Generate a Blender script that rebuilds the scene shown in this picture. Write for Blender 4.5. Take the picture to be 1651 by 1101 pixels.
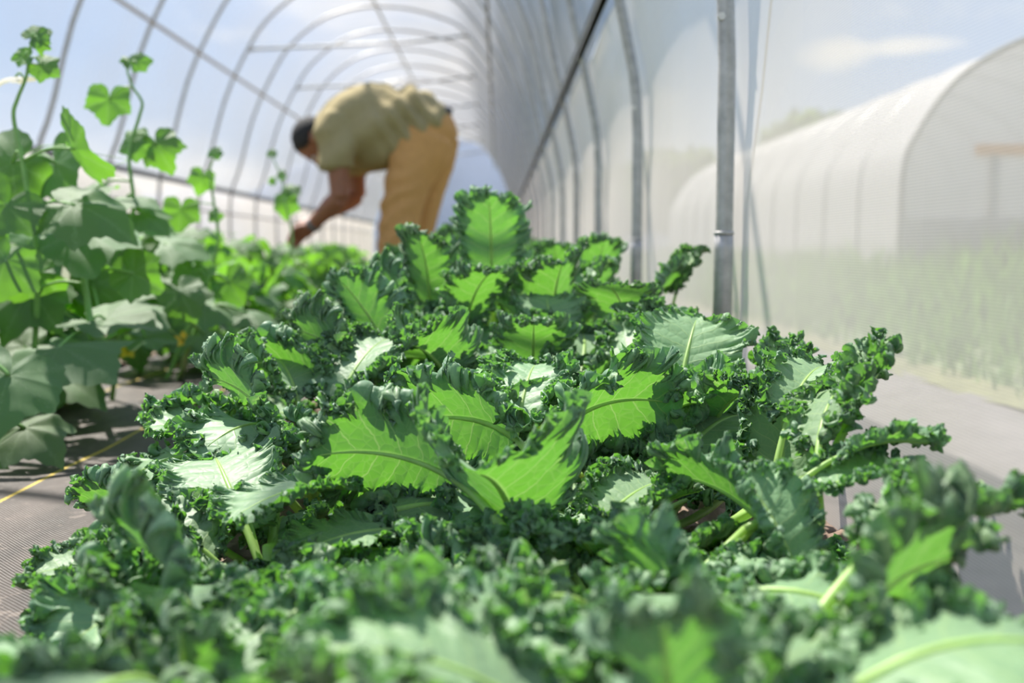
import bpy, math, random
import numpy as np
from mathutils import Vector, Matrix, Euler

for o in list(bpy.data.objects):
    bpy.data.objects.remove(o)
S = bpy.context.scene
COL = S.collection
PI = math.pi

# ---------------------------------------------------------------- camera
W_PX, H_PX, F_PX = 1651.0, 1101.0, 1605.0
CAM_H = 0.40
PITCH = math.atan(148.5 / F_PX)
YAW = math.atan(22.5 / F_PX)
cam_data = bpy.data.cameras.new('camera')
cam_data.sensor_width = 36.0
cam_data.lens = 36.0 * F_PX / W_PX
cam_data.clip_start = 0.02
cam_data.clip_end = 400
cam_data.dof.use_dof = True
cam_data.dof.focus_distance = 1.18
cam_data.dof.aperture_fstop = 3.2
cam = bpy.data.objects.new('camera', cam_data)
COL.objects.link(cam)
cam.location = (0, 0, CAM_H)
cam.rotation_euler = (PI / 2 - PITCH, 0, -YAW)
S.camera = cam
CAM_M = Euler(cam.rotation_euler).to_matrix()


def P(px, py, d):
    """world point at forward distance d (metres along +Y) seen at a pixel of the photograph"""
    v = CAM_M @ Vector(((px - W_PX / 2) / F_PX, -(py - H_PX / 2) / F_PX, -1.0))
    v = v * (d / v.y)
    return Vector((v.x, v.y, v.z + CAM_H))


# ---------------------------------------------------------------- sky, sun, exposure
SUN_AZ = math.radians(36)      # left of straight ahead
SUN_EL = math.radians(57)
sun_dir = Vector((-math.sin(SUN_AZ) * math.cos(SUN_EL), math.cos(SUN_AZ) * math.cos(SUN_EL), math.sin(SUN_EL)))
sun_data = bpy.data.lights.new('sun', 'SUN')
sun_data.energy = 11.5
sun_data.angle = math.radians(0.7)
sun_data.color = (1.0, 0.95, 0.87)
sun = bpy.data.objects.new('sun', sun_data)
COL.objects.link(sun)
sun.rotation_euler = (-sun_dir).to_track_quat('-Z', 'Y').to_euler()
sun.location = (-8, 12, 20)

SKY_STRENGTH = 1.12
world = bpy.data.worlds.new('sky')
S.world = world
world.use_nodes = True
wn = world.node_tree.nodes
wl = world.node_tree.links
wn.clear()
w_out = wn.new('ShaderNodeOutputWorld')
w_bg = wn.new('ShaderNodeBackground')
w_tc = wn.new('ShaderNodeTexCoord')
w_sep = wn.new('ShaderNodeSeparateXYZ')
w_ramp = wn.new('ShaderNodeValToRGB')
w_ramp.color_ramp.elements[0].position = 0.0
w_ramp.color_ramp.elements[0].color = (0.80, 0.86, 0.94, 1)
w_ramp.color_ramp.elements[1].position = 0.75
w_ramp.color_ramp.elements[1].color = (0.22, 0.38, 0.74, 1)
e = w_ramp.color_ramp.elements.new(0.18)
e.color = (0.44, 0.60, 0.87, 1)
wl.new(w_tc.outputs['Generated'], w_sep.inputs[0])
wl.new(w_sep.outputs['Z'], w_ramp.inputs['Fac'])
w_map = wn.new('ShaderNodeMapping')
w_map.inputs['Scale'].default_value = (1.0, 1.0, 2.6)
w_noise = wn.new('ShaderNodeTexNoise')
w_noise.inputs['Scale'].default_value = 3.2
w_noise.inputs['Detail'].default_value = 7
w_noise.inputs['Roughness'].default_value = 0.55
w_cr = wn.new('ShaderNodeValToRGB')
w_cr.color_ramp.elements[0].position = 0.50
w_cr.color_ramp.elements[1].position = 0.68
w_mix = wn.new('ShaderNodeMixRGB')
w_mix.inputs[2].default_value = (1.0, 1.0, 1.0, 1)
wl.new(w_tc.outputs['Generated'], w_map.inputs[0])
wl.new(w_map.outputs[0], w_noise.inputs['Vector'])
wl.new(w_noise.outputs['Fac'], w_cr.inputs['Fac'])
wl.new(w_cr.outputs['Color'], w_mix.inputs[0])
wl.new(w_ramp.outputs['Color'], w_mix.inputs[1])
prev = w_mix.outputs['Color']
for cpx, cpy, wid, hei in ((1345, 88, 0.036, 0.017), (1450, 75, 0.055, 0.009)):      # two small fair-weather clouds over the neighbouring roof
    dv = (P(cpx, cpy, 1.0) - Vector((0, 0, CAM_H))).normalized()
    e1 = Vector((dv.y, -dv.x, 0)).normalized()
    e2 = e1.cross(dv)
    acc = None
    for ax, ww in ((e1, wid), (e2, hei)):
        dp = wn.new('ShaderNodeVectorMath'); dp.operation = 'DOT_PRODUCT'
        dp.inputs[1].default_value = ax
        wl.new(w_tc.outputs['Generated'], dp.inputs[0])
        sc_ = wn.new('ShaderNodeMath'); sc_.operation = 'DIVIDE'; sc_.inputs[1].default_value = ww
        wl.new(dp.outputs['Value'], sc_.inputs[0])
        sq = wn.new('ShaderNodeMath'); sq.operation = 'POWER'; sq.inputs[1].default_value = 2.0
        ab = wn.new('ShaderNodeMath'); ab.operation = 'ABSOLUTE'
        wl.new(sc_.outputs[0], ab.inputs[0]); wl.new(ab.outputs[0], sq.inputs[0])
        if acc is None: acc = sq.outputs[0]
        else:
            ad = wn.new('ShaderNodeMath'); wl.new(acc, ad.inputs[0]); wl.new(sq.outputs[0], ad.inputs[1]); acc = ad.outputs[0]
    fr = wn.new('ShaderNodeVectorMath'); fr.operation = 'DOT_PRODUCT'; fr.inputs[1].default_value = dv
    wl.new(w_tc.outputs['Generated'], fr.inputs[0])
    gt = wn.new('ShaderNodeMath'); gt.operation = 'GREATER_THAN'; gt.inputs[1].default_value = 0.0
    wl.new(fr.outputs['Value'], gt.inputs[0])
    nz_ = wn.new('ShaderNodeTexNoise'); nz_.inputs['Scale'].default_value = 28; nz_.inputs['Detail'].default_value = 5
    wl.new(w_tc.outputs['Generated'], nz_.inputs['Vector'])
    a2 = wn.new('ShaderNodeMath'); wl.new(acc, a2.inputs[0]); wl.new(nz_.outputs['Fac'], a2.inputs[1])
    rr_ = wn.new('ShaderNodeMapRange'); rr_.inputs[1].default_value = 0.6; rr_.inputs[2].default_value = 1.7; rr_.inputs[3].default_value = 0.9; rr_.inputs[4].default_value = 0.0
    wl.new(a2.outputs[0], rr_.inputs[0])
    mm = wn.new('ShaderNodeMath'); mm.operation = 'MULTIPLY'
    wl.new(rr_.outputs[0], mm.inputs[0]); wl.new(gt.outputs[0], mm.inputs[1])
    mxn = wn.new('ShaderNodeMixRGB'); mxn.inputs[2].default_value = (1.0, 1.0, 1.0, 1)
    wl.new(mm.outputs[0], mxn.inputs[0]); wl.new(prev, mxn.inputs[1])
    prev = mxn.outputs[0]
wl.new(prev, w_bg.inputs['Color'])
w_bg.inputs['Strength'].default_value = SKY_STRENGTH
wl.new(w_bg.outputs[0], w_out.inputs['Surface'])

S.view_settings.view_transform = 'Standard'
S.view_settings.look = 'None'
S.view_settings.exposure = 0.25
S.view_settings.gamma = 1.0
S.view_settings.use_curve_mapping = False
S.cycles.use_denoising = True
S.cycles.max_bounces = 10
S.cycles.diffuse_bounces = 5
S.cycles.glossy_bounces = 3
S.cycles.transmission_bounces = 6
S.cycles.transparent_max_bounces = 16
S.cycles.caustics_reflective = False
S.cycles.caustics_refractive = False
S.cycles.sample_clamp_indirect = 6.0


# ---------------------------------------------------------------- helpers
def link(o, parent=None):
    COL.objects.link(o)
    if parent is not None:
        o.parent = parent
    return o


def mesh_from(name, verts, faces, smooth=True, uv=None, mats=None, face_mats=None):
    me = bpy.data.meshes.new(name)
    me.from_pydata([tuple(map(float, v)) for v in verts], [], [tuple(map(int, f)) for f in faces])
    if smooth:
        me.polygons.foreach_set('use_smooth', [True] * len(me.polygons))
    if uv is not None:
        lay = me.uv_layers.new(name='UVMap')
        li = np.empty(len(me.loops), dtype=np.int32)
        me.loops.foreach_get('vertex_index', li)
        lay.data.foreach_set('uv', np.asarray(uv, dtype=np.float32)[li].ravel())
    for m in (mats or []):
        me.materials.append(m)
    if face_mats is not None:
        me.polygons.foreach_set('material_index', list(face_mats))
    me.update()
    return me


def obj(name, me, parent=None, loc=None, rot=None):
    o = bpy.data.objects.new(name, me)
    link(o, parent)
    if loc is not None:
        o.location = loc
    if rot is not None:
        o.rotation_euler = rot
    return o


def empty(name, loc=(0, 0, 0), rot=None):
    o = bpy.data.objects.new(name, None)
    o.empty_display_size = 0.05
    link(o)
    o.location = loc
    if rot is not None:
        o.rotation_euler = rot
    return o


def tag(o, label=None, cat=None, group=None, kind=None):
    if label: o['label'] = label
    if cat: o['category'] = cat
    if group: o['group'] = group
    if kind: o['kind'] = kind
    return o


class MB:
    """collects pieces of one mesh"""
    def __init__(self):
        self.v, self.f, self.m = [], [], []

    def add(self, verts, faces, mi=0):
        b = len(self.v)
        self.v.extend([tuple(v) for v in verts])
        self.f.extend([tuple(i + b for i in f) for f in faces])
        self.m.extend([mi] * len(faces))
        return self

    def box(self, lo, hi, mi=0):
        x0, y0, z0 = lo
        x1, y1, z1 = hi
        v = [(x0, y0, z0), (x1, y0, z0), (x1, y1, z0), (x0, y1, z0), (x0, y0, z1), (x1, y0, z1), (x1, y1, z1), (x0, y1, z1)]
        f = [(0, 3, 2, 1), (4, 5, 6, 7), (0, 1, 5, 4), (1, 2, 6, 5), (2, 3, 7, 6), (3, 0, 4, 7)]
        return self.add(v, f, mi)

    def tube(self, pts, rad, seg=8, mi=0, cap=True):
        v, f = tube(pts, rad, seg, cap)
        return self.add(v, f, mi)

    def mesh(self, name, mats, smooth=True):
        return mesh_from(name, self.v, self.f, smooth, None, mats, self.m)


def tube(pts, rad, seg=8, cap=True, ell=None):
    pts = [Vector(p) for p in pts]
    n = len(pts)
    if not hasattr(rad, '__len__'):
        rad = [rad] * n
    verts, faces = [], []
    t0 = (pts[1] - pts[0]).normalized()
    ref = Vector((0, 0, 1)) if abs(t0.z) < 0.9 else Vector((1, 0, 0))
    a = t0.cross(ref).normalized()
    for i in range(n):
        t = (pts[min(i + 1, n - 1)] - pts[max(i - 1, 0)])
        t = t.normalized() if t.length > 1e-9 else t0
        a = (a - t * a.dot(t))
        a = a.normalized() if a.length > 1e-6 else t.orthogonal().normalized()
        b = t.cross(a)
        for k in range(seg):
            an = 2 * PI * k / seg
            verts.append(pts[i] + (a * math.cos(an) + b * math.sin(an)) * rad[i])
    for i in range(n - 1):
        for k in range(seg):
            k2 = (k + 1) % seg
            faces.append((i * seg + k, i * seg + k2, (i + 1) * seg + k2, (i + 1) * seg + k))
    if cap:
        faces.append(tuple(reversed(range(seg))))
        faces.append(tuple((n - 1) * seg + k for k in range(seg)))
    return verts, faces


def catmull(pts, sub=8):
    p = [np.array(q, float) for q in pts]
    p = [2 * p[0] - p[1]] + p + [2 * p[-1] - p[-2]]
    out = []
    for i in range(1, len(p) - 2):
        for k in range(sub):
            t = k / sub
            out.append(0.5 * (2 * p[i] + (p[i + 1] - p[i - 1]) * t + (2 * p[i - 1] - 5 * p[i] + 4 * p[i + 1] - p[i + 2]) * t * t
                              + (3 * p[i] - p[i - 1] - 3 * p[i + 1] + p[i + 2]) * t ** 3))
    out.append(p[-2])
    return out


def wave1(rng, n, freq_hint, x):
    """smooth random 1-D signal in about [-1,1]"""
    k = int(freq_hint) + 3
    c = rng.uniform(-1, 1, k + 3)
    t = np.clip(x, 0, 1) * k
    i = np.clip(t.astype(int), 0, k)
    f = t - i
    f = f * f * (3 - 2 * f)
    return c[i] * (1 - f) + c[i + 1] * f


def vnoise2(x, y, seed=0):
    """cheap value noise on arrays"""
    def h(i, j):
        n = (i * 374761393 + j * 668265263 + seed * 974711) & 0x7fffffff
        n = ((n ^ (n >> 13)) * 1274126177) & 0x7fffffff
        return ((n ^ (n >> 16)) & 0xffff) / 65535.0
    xi = np.floor(x).astype(np.int64)
    yi = np.floor(y).astype(np.int64)
    fx = x - xi
    fy = y - yi
    fx = fx * fx * (3 - 2 * fx)
    fy = fy * fy * (3 - 2 * fy)
    return (h(xi, yi) * (1 - fx) + h(xi + 1, yi) * fx) * (1 - fy) + (h(xi, yi + 1) * (1 - fx) + h(xi + 1, yi + 1) * fx) * fy


# ---------------------------------------------------------------- materials
def new_mat(name):
    m = bpy.data.materials.new(name)
    m.use_nodes = True
    nt = m.node_tree
    nt.nodes.clear()
    out = nt.nodes.new('ShaderNodeOutputMaterial')
    return m, nt, nt.nodes, nt.links, out


class NB:
    """small node-building helper"""
    def __init__(self, nt):
        self.nt, self.n, self.l = nt, nt.nodes, nt.links

    def node(self, t, **kw):
        nd = self.n.new(t)
        for k, v in kw.items():
            setattr(nd, k, v)
        return nd

    def math(self, op, a, b=None, c=None, clamp=False):
        nd = self.n.new('ShaderNodeMath')
        nd.operation = op
        nd.use_clamp = clamp
        for i, x in enumerate((a, b, c)):
            if x is None: continue
            if isinstance(x, (int, float)): nd.inputs[i].default_value = x
            else: self.l.new(x, nd.inputs[i])
        return nd.outputs[0]

    def mix(self, fac, a, b, mode='MIX'):
        nd = self.n.new('ShaderNodeMixRGB')
        nd.blend_type = mode
        for i, x in enumerate((fac, a, b)):
            if isinstance(x, (int, float)): nd.inputs[i].default_value = x
            elif isinstance(x, tuple): nd.inputs[i].default_value = x if len(x) == 4 else (*x, 1)
            else: self.l.new(x, nd.inputs[i])
        return nd.outputs[0]

    def ramp(self, fac, stops):
        nd = self.n.new('ShaderNodeValToRGB')
        els = nd.color_ramp.elements
        for i, (p, c) in enumerate(stops):
            c = c if len(c) == 4 else (*c, 1)
            if i < 2:
                els[i].position = p
                els[i].color = c
            else:
                el = els.new(p)
                el.color = c
        self.l.new(fac, nd.inputs[0])
        return nd.outputs[0]

    def noise(self, vec, scale, detail=4, rough=0.5, out='Fac'):
        nd = self.n.new('ShaderNodeTexNoise')
        nd.inputs['Scale'].default_value = scale
        nd.inputs['Detail'].default_value = detail
        nd.inputs['Roughness'].default_value = rough
        if vec is not None: self.l.new(vec, nd.inputs['Vector'])
        return nd.outputs[out]

    def bump(self, h, strength=0.3, dist=0.01):
        nd = self.n.new('ShaderNodeBump')
        nd.inputs['Strength'].default_value = strength
        nd.inputs['Distance'].default_value = dist
        self.l.new(h, nd.inputs['Height'])
        return nd.outputs[0]


def simple_mat(name, color, rough=0.6, metal=0.0, noise_amt=0.15, noise_scale=20, bump=0.0, spec=0.5):
    m, nt, n, l, out = new_mat(name)
    b = NB(nt)
    tc = b.node('ShaderNodeTexCoord')
    nz = b.noise(tc.outputs['Object'], noise_scale, 5, 0.6)
    lo = tuple(c * (1 - noise_amt) for c in color)
    hi = tuple(min(1, c * (1 + noise_amt)) for c in color)
    col = b.ramp(nz, [(0.3, lo), (0.7, hi)])
    p = b.node('ShaderNodeBsdfPrincipled')
    l.new(col, p.inputs['Base Color'])
    p.inputs['Roughness'].default_value = rough
    p.inputs['Metallic'].default_value = metal
    p.inputs['Specular IOR Level'].default_value = spec
    if bump:
        l.new(b.bump(nz, bump, 0.01), p.inputs['Normal'])
    l.new(p.outputs[0], out.inputs[0])
    return m


def leaf_mat(name, top, under, glow, vein_col, veins, rough=0.45, trans=0.42, spec=0.5, blister=0.25, sheen=0.0, vein_w=0.06):
    """two-sided leaf: reflecting faces of slightly different colour and light coming through"""
    m, nt, n, l, out = new_mat(name)
    b = NB(nt)
    uv = b.node('ShaderNodeUVMap')
    sep = b.node('ShaderNodeSeparateXYZ')
    l.new(uv.outputs[0], sep.inputs[0])
    U, V = sep.outputs[0], sep.outputs[1]
    geo = b.node('ShaderNodeNewGeometry')
    info = b.node('ShaderNodeObjectInfo')
    tc = b.node('ShaderNodeTexCoord')
    t = b.math('ABSOLUTE', b.math('SUBTRACT', b.math('MULTIPLY', U, 2.0), 1.0))
    wob = b.noise(tc.outputs['Object'], 40, 3)
    vv = b.math('ADD', b.math('MULTIPLY', V, float(veins)), b.math('MULTIPLY', b.math('SUBTRACT', wob, 0.5), 0.5))
    fr = b.math('ABSOLUTE', b.math('SUBTRACT', b.math('FRACT', vv), 0.5))
    wid = b.math('MULTIPLY_ADD', t, -vein_w * 0.6, vein_w)
    v1 = b.math('SUBTRACT', 1.0, b.math('DIVIDE', fr, wid), clamp=True)
    v1 = b.math('MAXIMUM', v1, b.math('SUBTRACT', 1.3, b.math('DIVIDE', t, 0.05), clamp=True))
    # fine network between the side veins
    vor = b.node('ShaderNodeTexVoronoi', feature='DISTANCE_TO_EDGE')
    vor.inputs['Scale'].default_value = 70
    l.new(tc.outputs['Object'], vor.inputs['Vector'])
    v2 = b.math('SUBTRACT', 1.0, b.math('MULTIPLY', vor.outputs['Distance'], 14.0), clamp=True)
    vein = b.math('MAXIMUM', v1, b.math('MULTIPLY', v2, 0.28))
    side = b.mix(geo.outputs['Backfacing'], top, under)
    nz = b.noise(tc.outputs['Object'], 18, 4)
    side = b.mix(b.math('MULTIPLY', nz, 0.35), side, tuple(c * 0.62 for c in top))
    hs = b.node('ShaderNodeHueSaturation')
    l.new(b.math('MULTIPLY_ADD', info.outputs['Random'], 0.03, 0.485), hs.inputs['Hue'])
    l.new(b.math('MULTIPLY_ADD', info.outputs['Random'], 0.35, 0.82), hs.inputs['Value'])
    l.new(side, hs.inputs['Color'])
    col = b.mix(b.math('MULTIPLY', vein, 0.55), hs.outputs[0], vein_col)
    h = b.math('SUBTRACT', b.math('MULTIPLY', b.math('MINIMUM', b.math('MULTIPLY', vor.outputs['Distance'], 4.0), 1.0), 0.5), b.math('MULTIPLY', v1, 0.8))
    nrm = b.bump(h, blister, 0.004)
    p = b.node('ShaderNodeBsdfPrincipled')
    l.new(col, p.inputs['Base Color'])
    p.inputs['Roughness'].default_value = rough
    p.inputs['Specular IOR Level'].default_value = spec
    if sheen:
        p.inputs['Sheen Weight'].default_value = sheen
        p.inputs['Sheen Roughness'].default_value = 0.5
        p.inputs['Sheen Tint'].default_value = (0.85, 1.0, 0.95, 1)
    l.new(nrm, p.inputs['Normal'])
    tr = b.node('ShaderNodeBsdfTranslucent')
    gcol = b.mix(b.math('MULTIPLY', vein, 0.6), glow, vein_col)
    l.new(gcol, tr.inputs['Color'])
    l.new(nrm, tr.inputs['Normal'])
    mx = b.node('ShaderNodeMixShader')
    mx.inputs[0].default_value = trans
    l.new(p.outputs[0], mx.inputs[1])
    l.new(tr.outputs[0], mx.inputs[2])
    l.new(mx.outputs[0], out.inputs[0])
    return m


M = {}
M['kale'] = leaf_mat('kale_leaf_green', (0.165, 0.300, 0.170), (0.255, 0.420, 0.205), (0.155, 0.43, 0.03), (0.40, 0.56, 0.20), 7.0,
                     rough=0.52, trans=0.37, spec=0.5, blister=0.16, sheen=0.3)
M['kale_stalk'] = simple_mat('kale_stalk_green', (0.42, 0.62, 0.20), 0.4, 0, 0.2, 30)
_nt = M['kale_stalk'].node_tree
_tr = _nt.nodes.new('ShaderNodeBsdfTranslucent'); _tr.inputs[0].default_value = (0.60, 0.80, 0.20, 1)
_mx = _nt.nodes.new('ShaderNodeMixShader'); _mx.inputs[0].default_value = 0.4
_nt.links.new(_nt.nodes['Principled BSDF'].outputs[0], _mx.inputs[1]); _nt.links.new(_tr.outputs[0], _mx.inputs[2])
_nt.links.new(_mx.outputs[0], _nt.nodes['Material Output'].inputs[0])


# ---------------------------------------------------------------- kale leaves
def grid_normals(G):
    da = np.gradient(G, axis=0)
    dt = np.gradient(G, axis=1)
    n = np.cross(da, dt)
    n /= (np.linalg.norm(n, axis=2, keepdims=True) + 1e-12)
    return n


def smoothstep(a, b, x):
    t = np.clip((x - a) / (b - a), 0, 1)
    return t * t * (3 - 2 * t)


def kale_leaf_data(seed, pet=0.11, L=0.20, Wd=0.15, elev=60, arch=90, fold=0.25, curl=0.0, frill=1.0, na=600, ntt=44, lobes=5, levels=4):
    """blade (grid over both halves) and stalk of one curly leaf, grown along +Y from the origin and arching over.
    elev: start angle above the ground, arch: how many degrees it turns down by its tip, fold: dihedral of the two halves"""
    rng = np.random.default_rng(seed)
    tot = pet + L
    # centre line in the YZ plane
    ns = 200
    s = np.linspace(0, tot, ns)
    ang = np.radians(elev) - np.radians(arch) * (s / tot) ** 1.6
    cy = np.concatenate([[0], np.cumsum(np.cos(ang[:-1]) * np.diff(s))])
    cz = np.concatenate([[0], np.cumsum(np.sin(ang[:-1]) * np.diff(s))])
    sway = 0.03 * rng.uniform(-1, 1)

    def place(x, y, z):
        yy = np.clip(y, 0, tot)
        c_y = np.interp(yy, s, cy); c_z = np.interp(yy, s, cz); an = np.interp(yy, s, ang)
        ex = y - yy
        return np.stack([x + sway * (y / tot) ** 2, c_y - np.sin(an) * z + np.cos(an) * ex, c_z + np.cos(an) * z + np.sin(an) * ex], axis=-1)

    # parameter q runs from the base along the left margin to the tip and back to the base on the right side
    q = np.linspace(-1, 1, 2 * na + 1)
    a = 1 - np.abs(q)
    sg = np.where(q < 0, -1.0, 1.0)
    tt = np.linspace(0, 1, ntt) ** 0.62
    th = PI * (0.06 + 0.94 * a)
    lob = 1 + 0.12 * np.sin(a * 2 * PI * lobes + rng.uniform(0, 6)) * np.sin(PI * a) + 0.03 * wave1(rng, 0, 14, (q + 1) / 2)
    ox = 0.5 * Wd * np.sin(th) ** 0.75 * lob * (0.72 + 0.42 * a)
    oy = pet + L * (0.03 + 0.95 * (0.5 - 0.5 * np.cos(th)) ** 0.92) + 0.006 * wave1(rng, 0, 10, (q + 1) / 2)
    fy = pet + L * np.clip(0.9 * a ** 1.15, 0, 0.93)
    X = (sg * ox)[:, None] * tt[None, :]
    Y = fy[:, None] * (1 - tt)[None, :] + oy[:, None] * tt[None, :]
    rad = np.abs(X) / (0.5 * Wd)
    Z = fold * np.abs(X) + curl * Wd * rad ** 2 * 0.5
    G = place(X, Y, Z)
    T = tt[None, :]
    qq = (q + 1) / 2
    # the outer band rolls up over the face, more in some places than in others
    t0r = 0.70
    n0 = grid_normals(G)
    rollmax = np.radians(frill * (62 + 90 * wave1(rng, 0, 9, (q + 1) / 2)))
    rows = [j for j in range(ntt) if tt[j] > t0r]
    G2 = G.copy()
    for j in rows:
        st = G[:, j] - G[:, j - 1]
        ln = np.linalg.norm(st, axis=1, keepdims=True)
        al = (rollmax * ((tt[j] - t0r) / (1 - t0r)) ** 0.8)[:, None]
        G2[:, j] = G2[:, j - 1] + np.cos(al) * st + np.sin(al) * n0[:, j] * ln
    G = G2
    per = 0.0
    for i in range(len(q) - 1):
        per += np.linalg.norm(G[i + 1, -1] - G[i, -1])
    # broad waves, frills on the waves, crimps on the frills - each raised along the surface left by the one before
    for lv, (f, amp, t0, pw) in enumerate(((per / 0.050, 0.0095, 0.35, 1.7), (per / 0.0165, 0.0100, 0.56, 1.15), (per / 0.0067, 0.0062, 0.69, 0.95), (per / 0.0033, 0.0022, 0.80, 0.9))[:levels]):
        ph = 2 * PI * f * qq + 2.6 * wave1(rng, 0, f * 0.55, qq)
        am = 1.0 + 0.55 * wave1(rng, 0, f * 0.7, qq)
        g = np.clip((T - t0) / (1 - t0), 0, 1) ** pw
        n = grid_normals(G)
        # the crests wander across the band too, so it crumples instead of fluting
        ph = ph[:, None] + (0.0, 4.0, 12.0, 20.0)[lv] * T * (0.6 + 0.8 * wave1(rng, 0, f * 0.35, qq))[:, None]
        d = frill * amp * am[:, None] * np.sin(ph) * g
        # the crest leans along the margin, so frills tuck under each other
        tang = np.gradient(G, axis=0)
        tang /= (np.linalg.norm(tang, axis=2, keepdims=True) + 1e-12)
        lean = frill * amp * 0.7 * np.sin(2 * ph + 0.6) * g
        G = G + n * d[..., None] + tang * lean[..., None]
    # quilted swelling between the side veins
    n = grid_normals(G)
    V = np.broadcast_to(a[:, None], X.shape)
    G = G + n * (0.0016 * np.abs(np.sin(PI * (V * 7.0 - 0.5 + 0.5))) * np.sin(PI * np.clip(T, 0, 1)))[..., None]
    nq = len(q)
    verts = G.reshape(-1, 3)
    i0 = (np.arange(nq - 1)[:, None] * ntt + np.arange(ntt - 1)[None, :]).ravel()
    faces = np.stack([i0, i0 + 1, i0 + ntt + 1, i0 + ntt], axis=1)
    U = 0.5 + 0.5 * sg[:, None] * np.broadcast_to(T, X.shape)
    uv = np.stack([U.ravel(), V.ravel()], axis=1)
    # stalk and midrib
    ys = np.linspace(0, pet + L * 0.9, 26)
    zz = np.where(ys < pet, 0.0, -0.0004)
    c = place(np.zeros_like(ys), ys, zz)
    r = np.interp(ys, [0, pet, pet + L * 0.5, pet + L * 0.9], [0.0062, 0.0044, 0.0026, 0.0008])
    return verts, faces, uv, c, r


def kale_leaf_mesh(name, seed, **kw):
    v, f, uv, c, r = kale_leaf_data(seed, **kw)
    me = bpy.data.meshes.new(name)
    me.vertices.add(len(v))
    me.vertices.foreach_set('co', v.astype(np.float32).ravel())
    me.loops.add(len(f) * 4)
    me.loops.foreach_set('vertex_index', f.astype(np.int32).ravel())
    me.polygons.add(len(f))
    me.polygons.foreach_set('loop_start', np.arange(len(f), dtype=np.int32) * 4)
    me.polygons.foreach_set('loop_total', np.full(len(f), 4, dtype=np.int32))
    me.update(calc_edges=True)
    me.polygons.foreach_set('use_smooth', [True] * len(f))
    lay = me.uv_layers.new(name='UVMap')
    lay.data.foreach_set('uv', uv.astype(np.float32)[f.ravel()].ravel())
    me.materials.append(M['kale'])
    me.validate()
    tv, tf = tube(c, list(r), 8)
    sm = mesh_from(name + '_stalk', tv, tf, True, None, [M['kale_stalk']])
    return me, sm

# ================================================================ materials of the place
def film_mat(name, tau, scatter=(0.86, 0.86, 0.84), back=0.42, weave=True, low_tint=0.0):
    """woven poly sheet: the share that passes straight through falls with the path length in the sheet"""
    m, nt, n, l, out = new_mat(name)
    b = NB(nt)
    geo = b.node('ShaderNodeNewGeometry')
    tc = b.node('ShaderNodeTexCoord')
    dt = b.node('ShaderNodeVectorMath', operation='DOT_PRODUCT')
    l.new(geo.outputs['Incoming'], dt.inputs[0])
    l.new(geo.outputs['True Normal'], dt.inputs[1])
    c = b.math('MAXIMUM', b.math('ABSOLUTE', dt.outputs['Value']), 0.04)
    mp = b.node('ShaderNodeMapping')
    mp.inputs['Scale'].default_value = (0.6, 0.6, 0.9)
    l.new(tc.outputs['Object'], mp.inputs[0])
    dust = b.noise(mp.outputs[0], 1.6, 6, 0.6)
    tv = b.math('MULTIPLY', b.math('MULTIPLY_ADD', dust, 0.9, 0.55), tau)
    if weave:
        sp = b.node('ShaderNodeSeparateXYZ')
        l.new(tc.outputs['Object'], sp.inputs[0])
        wz = b.math('SINE', b.math('MULTIPLY', sp.outputs['Z'], 2 * PI / 0.0034))
        wy = b.math('SINE', b.math('MULTIPLY', sp.outputs['Y'], 2 * PI / 0.0034))
        wv = b.math('MULTIPLY_ADD', b.math('MAXIMUM', wz, wy), 0.16, 0.94)
        tv = b.math('MULTIPLY', tv, wv)
    through = b.math('POWER', 2.71828, b.math('MULTIPLY', b.math('DIVIDE', tv, c), -1.0))
    tr = b.node('ShaderNodeBsdfTransparent')
    tr.inputs[0].default_value = (0.97, 0.975, 0.98, 1)
    df = b.node('ShaderNodeBsdfDiffuse')
    df.inputs[0].default_value = (*scatter, 1)
    tl = b.node('ShaderNodeBsdfTranslucent')
    tl.inputs[0].default_value = (*scatter, 1)
    if low_tint:
        sp2 = b.node('ShaderNodeSeparateXYZ')
        l.new(geo.outputs['Position'], sp2.inputs[0])
        g = b.math('MULTIPLY', b.math('SUBTRACT', 1.0, b.math('DIVIDE', sp2.outputs['Z'], 0.35), clamp=True), b.math('MULTIPLY', b.noise(tc.outputs['Object'], 7, 6, 0.65), low_tint))  # olive brown, stronger towards the foot of the sheet, broken up by noise
        gc = b.mix(g, (*scatter, 1), (0.42, 0.38, 0.24, 1))
        l.new(gc, df.inputs[0])
        l.new(gc, tl.inputs[0])
    m1 = b.node('ShaderNodeMixShader')
    m1.inputs[0].default_value = 1 - back
    l.new(df.outputs[0], m1.inputs[1])
    l.new(tl.outputs[0], m1.inputs[2])
    m2 = b.node('ShaderNodeMixShader')
    l.new(through, m2.inputs[0])
    l.new(m1.outputs[0], m2.inputs[1])
    l.new(tr.outputs[0], m2.inputs[2])
    gl = b.node('ShaderNodeBsdfGlossy')
    gl.inputs['Roughness'].default_value = 0.25
    m3 = b.node('ShaderNodeMixShader')
    m3.inputs[0].default_value = 0.012
    l.new(m2.outputs[0], m3.inputs[1])
    l.new(gl.outputs[0], m3.inputs[2])
    l.new(m3.outputs[0], out.inputs[0])
    return m


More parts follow.
